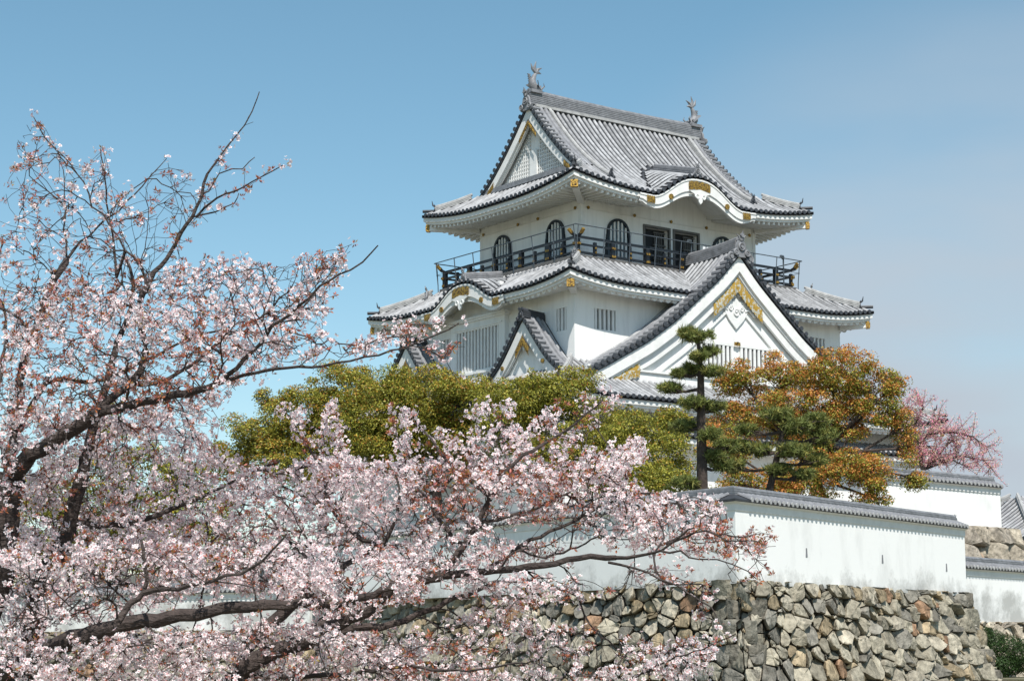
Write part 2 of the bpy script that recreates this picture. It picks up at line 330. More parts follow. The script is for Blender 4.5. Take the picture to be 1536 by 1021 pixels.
def kara_trim(rf, f, root, gold=True):
    """bargeboard of the cusped gable with its gilt plates, hanging ornament and roof ridge"""
    c, w, h, sl = rf.kara[f]; mb = MB(); rows = []
    for i in range(41):
        t = c - w * 1.28 + 2.56 * w * i / 40; zt = rf.z(f, t, 0); e = .55 * max(0, 1 - abs(t - c) / (w * 1.2)) ** .5
        pr = [(.0, -.13), (.0, -.2), (.03, -.2), (.03, -.36 - .3 * min(1, e * 2)), (.08, -.37 - .3 * min(1, e * 2)), (.08, -.47 - .4 * min(1, e * 2)), (.24, -.47 - .4 * min(1, e * 2)), (.24, -.2)]
        rows.append([rf.P(f, t, q - .035, zt + dz) for q, dz in pr])
    mb.grid(rows); mb.build('curved_bargeboard', M['trim'], root, True)
    n = np.array(OUTN[f], float); al = np.array(ALONG[f], float)
    def plate(t0, t1, o0, o1, nm='gold_fitting'):
        g = MB(); rows = []; k = 8
        for i in range(k + 1):
            t = t0 + (t1 - t0) * i / k; z_ = rf.z(f, t, 0); jag = .035 * (i % 2)
            rows.append([rf.P(f, t, -.05, z_ + o0 + jag), rf.P(f, t, -.065, z_ + (o0 + o1) / 2), rf.P(f, t, -.05, z_ + o1 - jag)])
        g.grid(rows); g.build(nm, M['gold'], root)
    plate(c - .62, c + .62, -.26, -.58)
    for sg in (-1, 1):
        plate(c + sg * w * .97, c + sg * (w * .97 + .45), -.2, -.46)
        g = MB(); t = c + sg * w * .62; g.disc(rf.P(f, t, -.03, rf.z(f, t, 0) - .5), n, .12, .06, 0, 12); g.build('gold_boss', M['gold'], root)
    p = MB(); cz = rf.z(f, c, 0) - .82; P0 = np.array(rf.P(f, c, -.03, cz))
    poly = [(-.6, .1), (-.35, .0), (-.3, -.12), (-.14, -.14), (-.1, -.32), (0, -.42), (.1, -.32), (.14, -.14), (.3, -.12), (.35, 0), (.6, .1), (0, .22)]
    p.prism([P0 + al * a + np.array((0, 0, b)) for a, b in poly], n * .07)
    for sg in (-1, 1): p.torus(P0 + al * sg * .18 + n * .07 + np.array((0, 0, -.1)), al, (0, 0, 1), .09, .03)
    p.build('hanging_ornament', M['trim'], root, True)
    rb = MB(); qe = 0.15
    while rf.zk(f, c, qe) > rf.base(f, c, qe): qe += .05
    pth = [rf.P(f, c, q, rf.zk(f, c, q) + .03) for q in (.12, .12 + (qe - .12) * .3, qe * .65, qe)]
    ridge_bar(rb, pth, .26, .28, 3); onigawara(rb, np.array(pth[0]) + n * .06, n, .52); rb.build('cusped_gable_ridge', M['ridge'], root, True)

# ------------------------------------------------------------------ triangular gables
class Gable:
    """ridge runs back from the front plane; G(lateral, depth, z) -> world"""
    def __init__(s, axis, c, front, sgn, prof, ridge_rise=0):
        s.axis = axis; s.c = c; s.front = front; s.sgn = sgn; s.prof = prof
    def G(s, d, k, z): return (s.c + d, s.front + s.sgn * k, z) if s.axis == 'y' else (s.front + s.sgn * k, s.c + d, z)
    def n(s): return np.array((0, -s.sgn, 0.)) if s.axis == 'y' else np.array((-s.sgn, 0., 0))
    def al(s): return np.array((1., 0, 0)) if s.axis == 'y' else np.array((0, 1., 0))
    def z(s, d):
        d = abs(d); pr = s.prof
        return float(np.interp(d, [p[0] for p in pr], [p[1] for p in pr]))
    def zs(s, d):  # smoothed
        return sum(s.z(abs(d) + e) if abs(d) + e > 0 else s.z(0) for e in (-.25, -.12, 0, .12, .25)) / 5 if abs(d) > .25 else s.z(d)
    def run(s, half, k, dz=0, n=26, side=None):
        return [s.G(d, k, s.zs(d) + dz) for d in np.linspace(-half, half, 2 * n + 1)] if side is None else [s.G(side * d, k, s.zs(d) + dz) for d in np.linspace(0, half, n + 1)]
    def surface(s, root, half, back, verge_only=False):
        if not verge_only:
            b = MB(); b.grid([s.run(half, k) for k in np.linspace(0, back, 6)]); b.grid([s.run(half, k, -.08) for k in np.linspace(0, back, 3)]); b.grid([s.run(half, 0), s.run(half, 0, -.1)])
            b.build('gable_roof_bed', M['bed'], root, True)
            r = MB(); k = .95
            while k < back:
                for sd in (-1, 1): rib(r, s.run(half, k, .01, 24, sd))
                k += .3
            r.build('round_tiles', M['rib'], root, True)
    def verge(s, root, half, start=.15, pitch=.3, depth=.42, thick=True):
        v = MB(); e = v; L = 0; last = None; nn = s.n()
        for sd in (-1, 1):
            L = pitch; last = np.array(s.G(sd * start, 0, s.zs(start))); d = start
            while d < half:
                p = np.array(s.G(sd * d, 0, s.zs(d)))
                L += np.linalg.norm(p - last); last = p
                if L >= pitch:
                    L = 0; a = np.array(s.G(sd * d, -.06, s.zs(d) + .09)); b = np.array(s.G(sd * d, depth, s.zs(d) + .09))
                    v.tube([a, b], .088, 7); e.disc(a, nn, .1, .04, 1, 10)
                d += .02
            for k in (depth + .1, depth + .36): v.sweep(s.run(half, k, .05, 26, sd), circ(.11, 5), caps=False, closed=False)
            v.grid([s.run(half, -.03, .05, 26, sd), s.run(half, depth, .05, 26, sd)])
            e.grid([s.run(half, -.02, .06, 26, sd), s.run(half, -.02, -.12, 26, sd), s.run(half, .3, -.12, 26, sd)], 1)
        v.build('verge_tiles', [M['ridge'] if thick else M['rib'], M['dark']], root, True)
    def offz(s, o, dq):
        """height at lateral distance dq of the verge curve moved o downwards, square to the slope"""
        if not hasattr(s, '_oc'): s._oc = {}
        if o not in s._oc:
            ds = np.linspace(.01, s.prof[-1][0], 90); X = []; Z = []
            for d in ds:
                h = min(.15, d); sl = (s.zs(d + .15) - s.zs(d - h)) / (.15 + h); L = math.hypot(1, sl); X.append(d + o * sl / L); Z.append(s.zs(d) - o / L)
            X = np.array(X); Z = np.array(Z); od = np.argsort(X); s._oc[o] = (X[od], Z[od])
        X, Z = s._oc[o]
        if dq > X[-1]: return float(Z[-1] + (Z[-1] - Z[-6]) / (X[-1] - X[-6] + 1e-6) * (dq - X[-1]))
        return float(np.interp(dq, X, Z))
    def boards(s, root, half, bands):
        """bands: (upper offset, lower offset, depth position) measured square to the slope"""
        for sd in (-1, 1):
            b = MB()
            for o0, o1, k0 in bands:
                rows = [[s.G(sd * d, k0 + .12, s.offz(o0, d)), s.G(sd * d, k0, s.offz(o0, d)), s.G(sd * d, k0, s.offz(o1, d)), s.G(sd * d, k0 + .12, s.offz(o1, d))] for d in np.linspace(0, half, 44)]
                b.grid(rows, 0, True); b.add(rows[-1], [(0, 1, 2, 3)])
            b.build('bargeboard', M['trim'], root, True)
    def wall(s, root, half, k, zb, drop=.2, m='plaster', holes=()):
        w = MB(); ds = np.linspace(-half, half, 61)
        def holeat(d): 
            for h in holes:
                if h[0] <= d <= h[1]: return h
        rows = []
        for a, b in zip(ds, ds[1:]):
            za, zb2 = max(s.zs(a) - drop, zb), max(s.zs(b) - drop, zb)
            w.add([s.G(a, k, zb), s.G(b, k, zb), s.G(b, k, zb2), s.G(a, k, za)], [(0, 1, 2, 3)])
        return w.build('gable_wall', M[m], root)
def gold_strip(root, gb, d0, d1, o0, o1, k, sides=(-1, 1), n=14, taper=1, m='gold'):
    for sd in sides:
        g = MB(); rows = []
        for i in range(n + 1):
            d = d0 + (d1 - d0) * i / n; jag = .05 * (i % 2); e = o0 + (o1 - o0) * (1 if taper == 1 else max(.12, 1 - (1 - taper) * i / n))
            rows.append([gb.G(sd * d, k, gb.offz(round(o0 + jag * .6, 3), d)), gb.G(sd * d, k - .03, gb.offz(round((o0 + e) / 2, 3), d)), gb.G(sd * d, k, gb.offz(round(e - jag, 3), d))])
        g.grid(rows); g.build('gold_fitting', M[m], root)

# ------------------------------------------------------------------ walls with openings
def holed_wall(mb, face, plane, s0, s1, z0, z1, holes, depth=.25):
    """face 'R': wall in plane y=plane looking -y; 'L': plane x=plane looking -x"""
    P = (lambda s, o, z: (s, plane + o, z)) if face == 'R' else (lambda s, o, z: (plane + o, s, z))
    us = sorted(set([s0, s1] + [h[0] for h in holes] + [h[1] for h in holes])); zs = sorted(set([z0, z1] + [h[2] for h in holes] + [h[3] for h in holes]))
    for a, b in zip(us, us[1:]):
        for c, d in zip(zs, zs[1:]):
            if any(h[0] <= (a + b) / 2 <= h[1] and h[2] <= (c + d) / 2 <= h[3] for h in holes): continue
            mb.add([P(a, 0, c), P(b, 0, c), P(b, 0, d), P(a, 0, d)], [(0, 1, 2, 3)])
    for a, b, c, d in holes:
        for q in ([P(a, 0, c), P(a, depth, c), P(a, depth, d), P(a, 0, d)], [P(b, 0, c), P(b, depth, c), P(b, depth, d), P(b, 0, d)],
                  [P(a, 0, c), P(b, 0, c), P(b, depth, c), P(a, depth, c)], [P(a, 0, d), P(b, 0, d), P(b, depth, d), P(a, depth, d)]): mb.add(q, [(0, 1, 2, 3)])
def barred_window(root, face, plane, s0, s1, z0, z1, nb, depth=.25, bw=.07, frame=False, pane='void'):
    P = (lambda s, o, z: (s, plane + o, z)) if face == 'R' else (lambda s, o, z: (plane + o, s, z))
    w = MB(); w.add([P(s0, depth, z0), P(s1, depth, z0), P(s1, depth, z1), P(s0, depth, z1)], [(0, 1, 2, 3)])
    win = w.build('window', M[pane], root)
    b = MB()
    for i in range(nb):
        c = s0 + (s1 - s0) * (i + .5) / nb; o = np.array(P(c, .09, (z0 + z1) / 2)); sz = (bw, bw, z1 - z0) 
        b.box(o, sz)
    b.build('window_grille', M['trim'], win)
    if frame:
        fr = MB()
        for a, bb_, c, d in ((s0 - .12, s1 + .12, z1, z1 + .1), (s0 - .12, s1 + .12, z0 - .1, z0), (s0 - .12, s0, z0, z1), (s1, s1 + .12, z0, z1)):
            p, q = P(a, -.06, c), P(bb_, .03, d); fr.bb(p[0], q[0], p[1], q[1], c, d)
        fr.build('window_frame', M['trim'] if frame == 'w' else M['wood'], win)
    return win
def bell_window(root, face, plane, c, z0, w, h):
    """black framed ogee window with white bars over a dark pane"""
    P = (lambda s, o, z: (s, plane + o, z)) if face == 'R' else (lambda s, o, z: (plane + o, s, z))
    def outl(e):
        pts = []; hw = w / 2 + e; top = z0 + h + e
        pts.append((-hw * 1.08, z0)); pts.append((-hw * 1.0, z0 + h * .45)); pts.append((-hw * .95, z0 + h * .62))
        for a in np.linspace(PI, 0, 13): pts.append((hw * .93 * math.cos(a), z0 + h * .62 + (top - z0 - h * .62) * math.sin(a) ** .85))
        pts += [(hw * .95, z0 + h * .62), (hw, z0 + h * .45), (hw * 1.08, z0)]
        return pts
    i_ = outl(0); o_ = outl(.11); g = MB(); g.add([P(c + a, -.012, z) for a, z in i_], [tuple(range(len(i_)))]); win = g.build('window', M['glass'], root)
    f = MB(); rows = [[P(c + a, 0, z), P(c + a, -.1, z)] for a, z in o_]; r2 = [[P(c + a, -.1, z), P(c + a, -.01, z)] for a, z in i_]
    f.grid([[r[0] for r in rows], [r[1] for r in rows], [r[0] for r in r2], [r[1] for r in r2]]); f.build('window_frame', M['black'], win)
    b = MB()
    for k in range(5):
        s = (k - 2) * w * .185; zt = z0 + h * .62 + (h * .38) * (max(0, 1 - (abs(s) / (w / 2 * .93)) ** 2)) ** .5
        o = P(c + s, -.045, (z0 + zt) / 2); b.box(o, (.075, .05, zt - z0) if face == 'R' else (.05, .075, zt - z0))
    b.build('window_grille', M['trim'], win)
# ------------------------------------------------------------------ the keep
keep = thing('castle_keep', 'white castle keep with tiers of grey tiled roofs, gilt fittings and a black railed balcony', 'castle')
CX, CY = 5.0, 3.66
def part(name, label=None): o = empty(name); o.parent = keep; return tag(o, label)

# --- top storey
K3 = {'R': (4.97, 2.6, 1.05, .27), 'B': (4.97, 2.6, 1.05, .27)}
r3 = Roof((-1.89, 11.89, -1.89, 9.21), 5.55, 1.89, -.5, .427, .0773, .45, 4.5, kara=K3, upper=1.84, scallop=False)
roof3 = r3.build(keep, 'top_roof', 'top tiled roof with long ridge and fish ornaments')
kara_trim(r3, 'R', roof3)
mb = MB(); ridge_bar(mb, [(-.02, CY, 4.2), (2.5, CY, 4.14), (5, CY, 4.12), (7.5, CY, 4.14), (10.02, CY, 4.2)], .58, .42, 7)
for g in (-1, 1): mb.sweep([(.2, CY + g * .24, 4.13), (9.8, CY + g * .24, 4.13)], [(-.07, -.06), (.07, -.06), (.07, .06), (-.07, .06)], mi=1)
mb.build('main_ridge', [M['ridge'], M['pale']], roof3, True)
prof3 = [(d, r3.base('R', 5, 5.55 - d)) for d in np.linspace(0, 4.2, 30)]
def fish(x, sg, parent):
    """ridge-end fish: head down on the ridge, body curling up, forked tail"""
    f = MB(); o = np.array((x, CY, 4.72))
    pth = [o + (sg * .34, 0, .12), o + (sg * .12, 0, .2), o + (-sg * .05, 0, .40), o + (-sg * .06, 0, .62), o + (sg * .03, 0, .82), o + (sg * .12, 0, .96)]
    f.tube(pth, [.14, .23, .2, .15, .1, .06], 9, up=(0, 1, 0))
    T = np.array(pth[-1])
    for a, b in ((-.28, .42), (.02, .55), (.34, .3), (.3, .02)):
        e = T + np.array((sg * a, 0, b)); m = (T + e) / 2 + np.array((-sg * b, 0, sg * 0 + a)) * .14
        f.tube([T, m, e], [.075, .07, .012], 5, up=(0, 1, 0))
    for g in (-1, 1):
        f.prism([o + (sg * .15, g * .2, .2), o + (-sg * .1, g * .42, .5), o + (-sg * .02, g * .3, .55), o + (sg * .08, g * .2, .4)], (0, g * .04, 0))
        f.tube([o + (sg * .3, g * .12, .2), o + (sg * .45, g * .2, .36), o + (sg * .38, g * .22, .5)], [.05, .035, .01], 5); f.disc(o + (sg * .2, g * .2, .3), (0, g, 0), .06, .06)
    for k in range(6):
        p = np.array(pth[1]) * (1 - k / 6) + np.array(pth[4]) * k / 6 + np.array((-sg * .22, 0, 0)); f.prism([p, p + (-sg * .16, 0, .16), p + (0, 0, .16)], (0, .05, 0))
    f.bb(x - .3, x + .3, CY - .26, CY + .26, 4.72, 4.86)
    return f.build('fish_ornament', M['ridge'], parent, True)
fish(.28, 1, roof3); fish(9.72, -1, roof3)
for sg, xf in ((1, -.05), (-1, 10.05)):
    g3 = Gable('x', CY, xf, sg, prof3)
    gp = part('gable', 'white latticed gable at the end of the top roof')
    g3.verge(gp, 3.45, start=.3)
    g3.boards(gp, 3.6, [(.12, .44, .02), (.44, .52, .12)])
    g3.wall(gp, 3.3, .42, .55, .3)
    lt = MB(); zb = .95
    for d in np.arange(-2.6, 2.61, .13):
        zt = g3.zs(d) - .82
        if zt - zb > .1 and abs(d) > .3: p = g3.G(d, .37, (zt + zb) / 2); lt.box(p, (.05, .045, zt - zb))
    for zz in np.arange(zb, 2.9, .17):
        w = np.interp(-zz, [-g3.zs(d) + .82 for d in np.linspace(0, 3.2, 30)], np.linspace(0, 3.2, 30))
        if w > .35:
            for q in (-1, 1): p = g3.G(q * (w + .3) / 2, .375, zz); lt.box(p, (.045, w - .3, .04))
    p = g3.G(0, .34, 1.55); lt.box(p, (.1, .5, 1.2)); lt.build('gable_lattice', M['trim'], gp)
    bs = MB(); bs.sweep([g3.G(-3.35, .2, .80), g3.G(3.35, .2, .80)], [(-.2, -.12), (.2, -.12), (.2, .1), (-.2, .1)]); bs.build('base_ridge', M['ridge'], gp)
    gold_strip(gp, g3, 0, .62, .46, .66, .0); gold_strip(gp, g3, 2.55, 3.0, .2, .46, 0.0)
    oo = MB(); onigawara(oo, g3.G(0, -.12, 3.98), g3.n(), .86); oo.build('ridge_end_tile', M['ridge'], gp, True)
    for yy in (-1, 1):
        dr = MB()
        pth = [(5 + sg * -4.1, CY + yy * d, g3.zs(d) + .02) for d in np.linspace(.35, 3.9, 14)]; pth += [(5 - sg * 4.1, CY + yy * d, r3.base('R', 5, 5.55 - d) + .04) for d in (4.2, 4.5)]
        ridge_bar(dr, pth, .2, .22, 3, mi=0); onigawara(dr, (5 - sg * 4.1, CY + yy * 4.6, pth[-1][2] + .02), (0, yy, 0), .42, 1)
        dr.build('descending_ridge', [M['pale'], M['dark']], gp, True)

w3 = part('top_storey_wall')
D3 = 7.32
m_ = MB(); door = [(3.5, 4.85, -3.5, -1.5), (5.2, 6.55, -3.5, -1.5)]
holed_wall(m_, 'R', 0, 0, 10, -3.62, .5, door, .3); holed_wall(m_, 'L', 0, 0, D3, -3.62, .4, [])
m_.add([(10, 0, -3.62), (10, D3, -3.62), (10, D3, .4), (10, 0, .5)], [(0, 1, 2, 3)]); m_.add([(0, D3, -3.62), (10, D3, -3.62), (10, D3, .4), (0, D3, .4)], [(0, 1, 2, 3)])
m_.build('plaster_face', M['plaster'], w3)
st = MB()
for z0 in (-1.16, -2.72): st.bb(-.035, 10.035, -.035, 0, z0, z0 + .035); st.bb(-.035, 0, 0, D3 + .03, z0, z0 + .035)
st.bb(-.03, .16, -.03, 0, -3.6, .3); st.bb(-.03, 0, 0, .16, -3.6, .3); st.bb(9.84, 10.03, -.03, 0, -3.6, .3)
st.build('wall_moulding', M['trim'], w3)
for x in (.35, 2.9, 4.98, 7.05, 9.65): g = MB(); g.disc((x, -.05, -1.1), (0, -1, 0), .07, .05); g.build('gold_boss', M['gold'], w3)
for y in (.35, 2.95, 4.4, 7.0): g = MB(); g.disc((-.05, y, -1.1), (-1, 0, 0), .07, .05); g.build('gold_boss', M['gold'], w3)
w3b = keep
bell_window(w3b, 'R', 0, 1.98, -3.1, 1.12, 1.62); bell_window(w3b, 'R', 0, 8.02, -3.1, 1.12, 1.62)
bell_window(w3b, 'L', 0, 1.72, -3.1, 1.12, 1.62); bell_window(w3b, 'L', 0, 5.55, -3.1, 1.12, 1.62)
for a, b, c, d in door:
    dd = MB(); dd.bb(a, b, .29, .3, c, d); dw = dd.build('doorway', M['void'], keep)
    fr = MB(); fr.bb(a - .1, a, -.05, .06, c, d + .1); fr.bb(b, b + .1, -.05, .06, c, d + .1); fr.bb(a, b, -.05, .06, d, d + .1); fr.build('door_frame', M['wood'], dw)
    lt = MB(); mid = a + .72
    for k in range(5): lt.bb(mid + k * .1, mid + k * .1 + .035, .2, .24, c, d - .12)
    for zz in (c + .7, c + 1.3, d - .15): lt.bb(mid - .05, b, .19, .25, zz, zz + .05)
    lt.build('door_lattice', M['wood'], dw)

# --- balcony
bal = part('balcony', 'railed balcony with black rails and gilt caps')
e = 1.3; d_ = MB()
for a in ((-e, 10 + e, -e, 0), (-e, 10 + e, D3, D3 + e), (-e, 0, 0, D3), (10, 10 + e, 0, D3)): d_.bb(*a, -3.62, -3.5)
for x0, x1, y0, y1 in ((-e, 10 + e, -e, -e + .12), (-e, 10 + e, D3 + e - .12, D3 + e), (-e, -e + .12, -e + .12, D3 + e - .12), (10 + e - .12, 10 + e, -e + .12, D3 + e - .12)):
    d_.bb(x0, x1, y0, y1, -3.95, -3.625)
d_.bb(-e - .03, 10 + e + .03, -e - .03, -e, -3.72, -3.63); d_.bb(-e - .03, -e, -e - .03, D3 + e, -3.72, -3.63)
d_.build('deck', M['wood'], bal)
q = 1.12
sides = [('R', -q, 10 + q, -q), ('B', -q, 10 + q, D3 + q), ('L', -q, D3 + q, -q), ('X', -q, D3 + q, 10 + q)]
def onside(f, s, pl, z): return (s, pl, z) if f in 'RB' else (pl, s, z)
for f, s0, s1, pl in sides:
    for zz, r_, ext in ((-2.72, .048, .42), (-3.02, .038, .18), (-3.36, .045, .12)):
        up = .24 if ext > .3 else 0
        pth = [onside(f, s0 - ext, pl, zz + up), onside(f, s0 - ext * .55, pl, zz + up * .3), onside(f, s0, pl, zz)] + [onside(f, s0 + (s1 - s0) * k / 6, pl, zz) for k in range(1, 6)] + [onside(f, s1, pl, zz), onside(f, s1 + ext * .55, pl, zz + up * .3), onside(f, s1 + ext, pl, zz + up)]
        m_ = MB(); m_.sweep(pth, [(-r_, -r_), (r_, -r_), (r_, r_), (-r_, r_)]); m_.build('balcony_rail', M['black'], bal)
        for a, b in ((pth[0], pth[1]), (pth[-1], pth[-2])):
            g = MB(); a = np.array(a); b = np.array(b); t = (b - a) / np.linalg.norm(b - a); g.sweep([a - t * .03, a + t * min(.2, ext)], [(-r_ * 1.18, -r_ * 1.18), (r_ * 1.18, -r_ * 1.18), (r_ * 1.18, r_ * 1.18), (-r_ * 1.18, r_ * 1.18)]); g.build('gold_rail_tip', M['gold'], bal)
    n = int(round((s1 - s0) / .92)); posts = MB()
    nn = {'R': (0, -1, 0), 'B': (0, 1, 0), 'L': (-1, 0, 0), 'X': (1, 0, 0)}[f]
    for k in range(n + 1):
        s = s0 + (s1 - s0) * k / n; big = k % 2 == 0
        w = .09 if big else .06; c = onside(f, s, pl, -3.09 if big else -3.2); h = .82 if big else .66
        if f in 'LX' and k in (0, n): continue
        pp = MB(); pp.box(c, (w * 2, w * 2, h)); pp.build('baluster', M['black'], bal)
        for zz in ((-3.02, -3.36) if big else (-3.12, -3.3)):
            a = np.array(onside(f, s, pl, zz)) + np.array(nn) * (w + .01); gl = MB()
            if big: gl.box(a, (.2, .03, .09) if f in 'RB' else (.03, .2, .09))
            else: gl.disc(a, nn, .045, .06)
            if f in 'RL' or k > n - 3: gl.build('gold_rail_fitting', M['gold'], bal)
# thin steel guard rail outside the old one
q = 1.34
for f, s0, s1, pl in [('R', -q, 10 + q, -q), ('B', -q, 10 + q, D3 + q), ('L', -q, D3 + q, -q), ('X', -q, D3 + q, 10 + q)]:
    nn = np.array({'R': (0, -1, 0), 'B': (0, 1, 0), 'L': (-1, 0, 0), 'X': (1, 0, 0)}[f], float); out = .14; m_ = MB()
    m_.tube([np.array(onside(f, s0 - out, pl, -2.3)) + nn * out, np.array(onside(f, s1 + out, pl, -2.3)) + nn * out], .024, 5)
    m_.tube([np.array(onside(f, s0 - out * .5, pl, -2.85)) + nn * out * .5, np.array(onside(f, s1 + out * .5, pl, -2.85)) + nn * out * .5], .012, 4)
    n = int(round((s1 - s0) / 1.45))
    for k in range(n + 1):
        s = s0 + (s1 - s0) * k / n; m_.tube([np.array(onside(f, s, pl, -3.75)), np.array(onside(f, s, pl, -3.3)) + nn * .02, np.array(onside(f, s, pl, -2.3)) + nn * out], .022, 5)
    m_.build('steel_guard_rail', M['steel'], bal)
m_ = MB(); m_.bb(5.55, 6.75, -1.46, -1.43, -2.72, -2.36); sg_ = m_.build('notice_board', M['signw'], bal)
for (x, y) in ((10.9, 8.1), (10.6, -1.2), (5.1, -1.2)):
    m_ = MB(); m_.tube([(x, y, -3.5), (x, y, -2.25)], .035, 6); m_.tube([(x, y, -2.25), (x - .15, y - .1, -2.2), (x - .4, y - .25, -2.22)], [.05, .09, .06], 8); m_.build('spotlight', M['steel'], bal, True)

# --- second roof and storey
r2 = Roof((-3.6, 13.6, -3.77, 11.09), 2.35, 1.08, -5.03, .48, .04, .36, 3.5, kara={'L': (3.62, 2.35, .86, .15)})
roof2 = r2.build(keep, 'middle_roof', 'tiled roof below the balcony')
kara_trim(r2, 'L', roof2)
for a, b in (((-1.5, -1.5), (11.5, -1.5)), ((-1.5, 8.8), (11.5, 8.8)), ((-1.5, -1.5), (-1.5, 8.8)), ((11.5, -1.5), (11.5, 8.8))):
    mb = MB(); mb.sweep([(*a, -3.95), (*b, -3.95)], [(-.1, -.1), (.1, -.1), (.1, .14), (-.1, .14)]); mb.build('top_course', M['ridge'], roof2)
for p in ((-1.75, -1.75), (-1.75, 9.0), (11.75, -1.75)):
    mb = MB(); onigawara(mb, (p[0], p[1], -4.0), (-.707 if p[0] < 0 else .707, -.707 if p[1] < 0 else .707, 0), .62); mb.build('ridge_end_tile', M['ridge'], roof2, True)
X0, X1, Y0, Y1 = -2.52, 12.52, -2.69, 10.01
w2 = part('middle_storey_wall'); m_ = MB()
hR = [(-1.5, -.38, -6.82, -5.98), (10.4, 11.55, -6.82, -5.98)]; hL = [(-2.18, -1.5, -6.9, -5.97), (5.98, 6.72, -7.15, -6.2)]
holed_wall(m_, 'R', Y0, X0, X1, -9.4, -4.52, hR); holed_wall(m_, 'L', X0, Y0, Y1, -9.4, -4.52, hL)
m_.bb(X0, X0 + .2, 2.35, 4.9, -4.52, -4.2)
m_.add([(X1, Y0, -9.4), (X1, Y1, -9.4), (X1, Y1, -4.52), (X1, Y0, -4.52)], [(0, 1, 2, 3)]); m_.add([(X0, Y1, -9.4), (X1, Y1, -9.4), (X1, Y1, -4.52), (X0, Y1, -4.52)], [(0, 1, 2, 3)])
m_.build('plaster_face', M['plaster'], w2)
for h in hR: barred_window(keep, 'R', Y0, *h, 5, bw=.11)
barred_window(keep, 'L', X0, *hL[0], 3, bw=.12); barred_window(keep, 'L', X0, *hL[1], 3, bw=.12)
# projecting bay under the cusped gable
bx = X0 - .22; m_ = MB(); holed_wall(m_, 'L', bx, 1.72, 5.6, -8.35, -5.75, [(2.12, 5.2, -7.85, -6.12)], .18)
m_.bb(bx, X0, 1.70, 1.72, -8.35, -5.75); m_.bb(bx, X0, 5.6, 5.62, -8.35, -5.75)
m_.bb(bx - .08, X0, 1.6, 5.72, -5.75, -5.66); m_.bb(bx - .14, X0, 1.55, 5.77, -5.66, -5.57); m_.bb(bx - .05, bx, 1.95, 5.37, -8.02, -7.92); m_.bb(bx - .07, X0, 1.62, 5.7, -8.45, -8.35)
m_.bb(bx - .04, bx, 1.9, 5.42, -6.05, -5.97); bay = m_.build('bay_window', M['plaster'], keep)
barred_window(bay, 'L', bx, 2.12, 5.2, -7.85, -6.12, 13, .18, bw=.12, pane='void')

# --- big gable on the sunny side
bgp = [(0, -3.12), (.3, -3.42), (1.15, -4.29), (2.4, -5.32), (3.6, -6.3), (5.1, -7.3), (6.6, -8.1), (7.5, -8.58), (8.2, -8.85), (9, -9.15)]
bg = Gable('y', 5.0, -4.35, 1, bgp); bgr = part('great_gable', 'great triangular gable with gilt fittings over a white wall')
bg.surface(bgr, 8.1, 3.0); bg.verge(bgr, 8.1, start=.35, pitch=.33, depth=.55)
bg.boards(bgr, 8.0, [(.16, .60, .06), (.60, .70, .16), (.70, 1.02, .22), (1.42, 1.54, .34)])
bg.wall(bgr, 7.9, .42, -9.15, .3)
gold_strip(bgr, bg, 0, 1.38, .74, 1.22, .19, n=20, m='lace'); gold_strip(bgr, bg, 5.4, 7.0, .64, 1.25, .18, n=14, taper=.4, m='lace')
mb = MB(); pth = [bg.G(0, k, z) for k, z in ((.1, -3.05), (.9, -3.14), (1.7, -3.2), (2.5, -3.24), (3.2, -3.25))]
ridge_bar(mb, pth, .42, .42, 5); onigawara(mb, bg.G(0, -.08, -3.3), (0, -1, 0), .92)
for g in (-1, 1): mb.torus(np.array(bg.G(g * .52, -.02, -3.42)), (1, 0, 0), (0, 0, 1), .17, .06); mb.disc(bg.G(g * .52, -.02, -3.42), (0, -1, 0), .09, .12)
mb.build('gable_ridge', M['ridge'], bgr, True)
# relief, vents and mouldings on its wall
yw = -4.35 + .42
cr_ = MB(); c0 = np.array((5.02, yw - .02, -5.72))
KC_ = 1.3; shield = [(-.52, .28), (-.3, .42), (-.12, .4), (0, .52), (.12, .4), (.3, .42), (.52, .28), (.44, 0), (.3, -.2), (0, -.5), (-.3, -.2), (-.44, 0)]
cr_.prism([c0 + np.array((a * 1.05 * KC_, 0, b * KC_)) for a, b in shield], (0, -.07, 0))
for a, b, R in ((0, .02, .15), (-.24, .16, .1), (.24, .16, .1), (-.62, .16, .1), (.62, .16, .1), (-.8, .02, .09), (.8, .02, .09), (0, .72, .1), (-.14, .62, .07), (.14, .62, .07)):
    cr_.torus(c0 + np.array((a * KC_, -.08, b * KC_)), (1, 0, 0), (0, 0, 1), R * KC_, .045, turns=1.4, R2=R * .3, n=18)
for g in (-1, 1): cr_.tube([c0 + np.array((g * .5, -.05, .12)), c0 + np.array((g * .75, -.06, .24)), c0 + np.array((g * 1.0, -.05, -.02)), c0 + np.array((g * 1.22, -.04, .0))], [.06, .06, .05, .02], 6)
cr_.build('plaster_crest', M['trim'], bgr, True)
for a, b in ((2.85, 4.75), (5.3, 7.25)):
    v = MB(); v.bb(a, b, yw - .012, yw - .006, -8.0, -7.12); win = v.build('window', M['void'], bgr)
    v = MB(); nb = 8
    for i in range(nb + 1): x = a + (b - a) * i / nb; v.bb(x - .06, x + .06, yw - .09, yw - .02, -8.0, -7.12)
    v.bb(a - .1, b + .1, yw - .1, yw - .03, -7.12, -7.0); v.bb(a - .1, b + .1, yw - .1, yw - .03, -8.1, -8.0); v.build('window_grille', M['trim'], win)
for x, z in ((5.02, -7.0), (7.25, -7.2)): g = MB(); g.box((x, yw - .12, z), (.32, .04, .14)); g.disc((x, yw - .14, z), (0, -1, 0), .09, .05); g.build('gold_fitting', M['gold'], bgr)
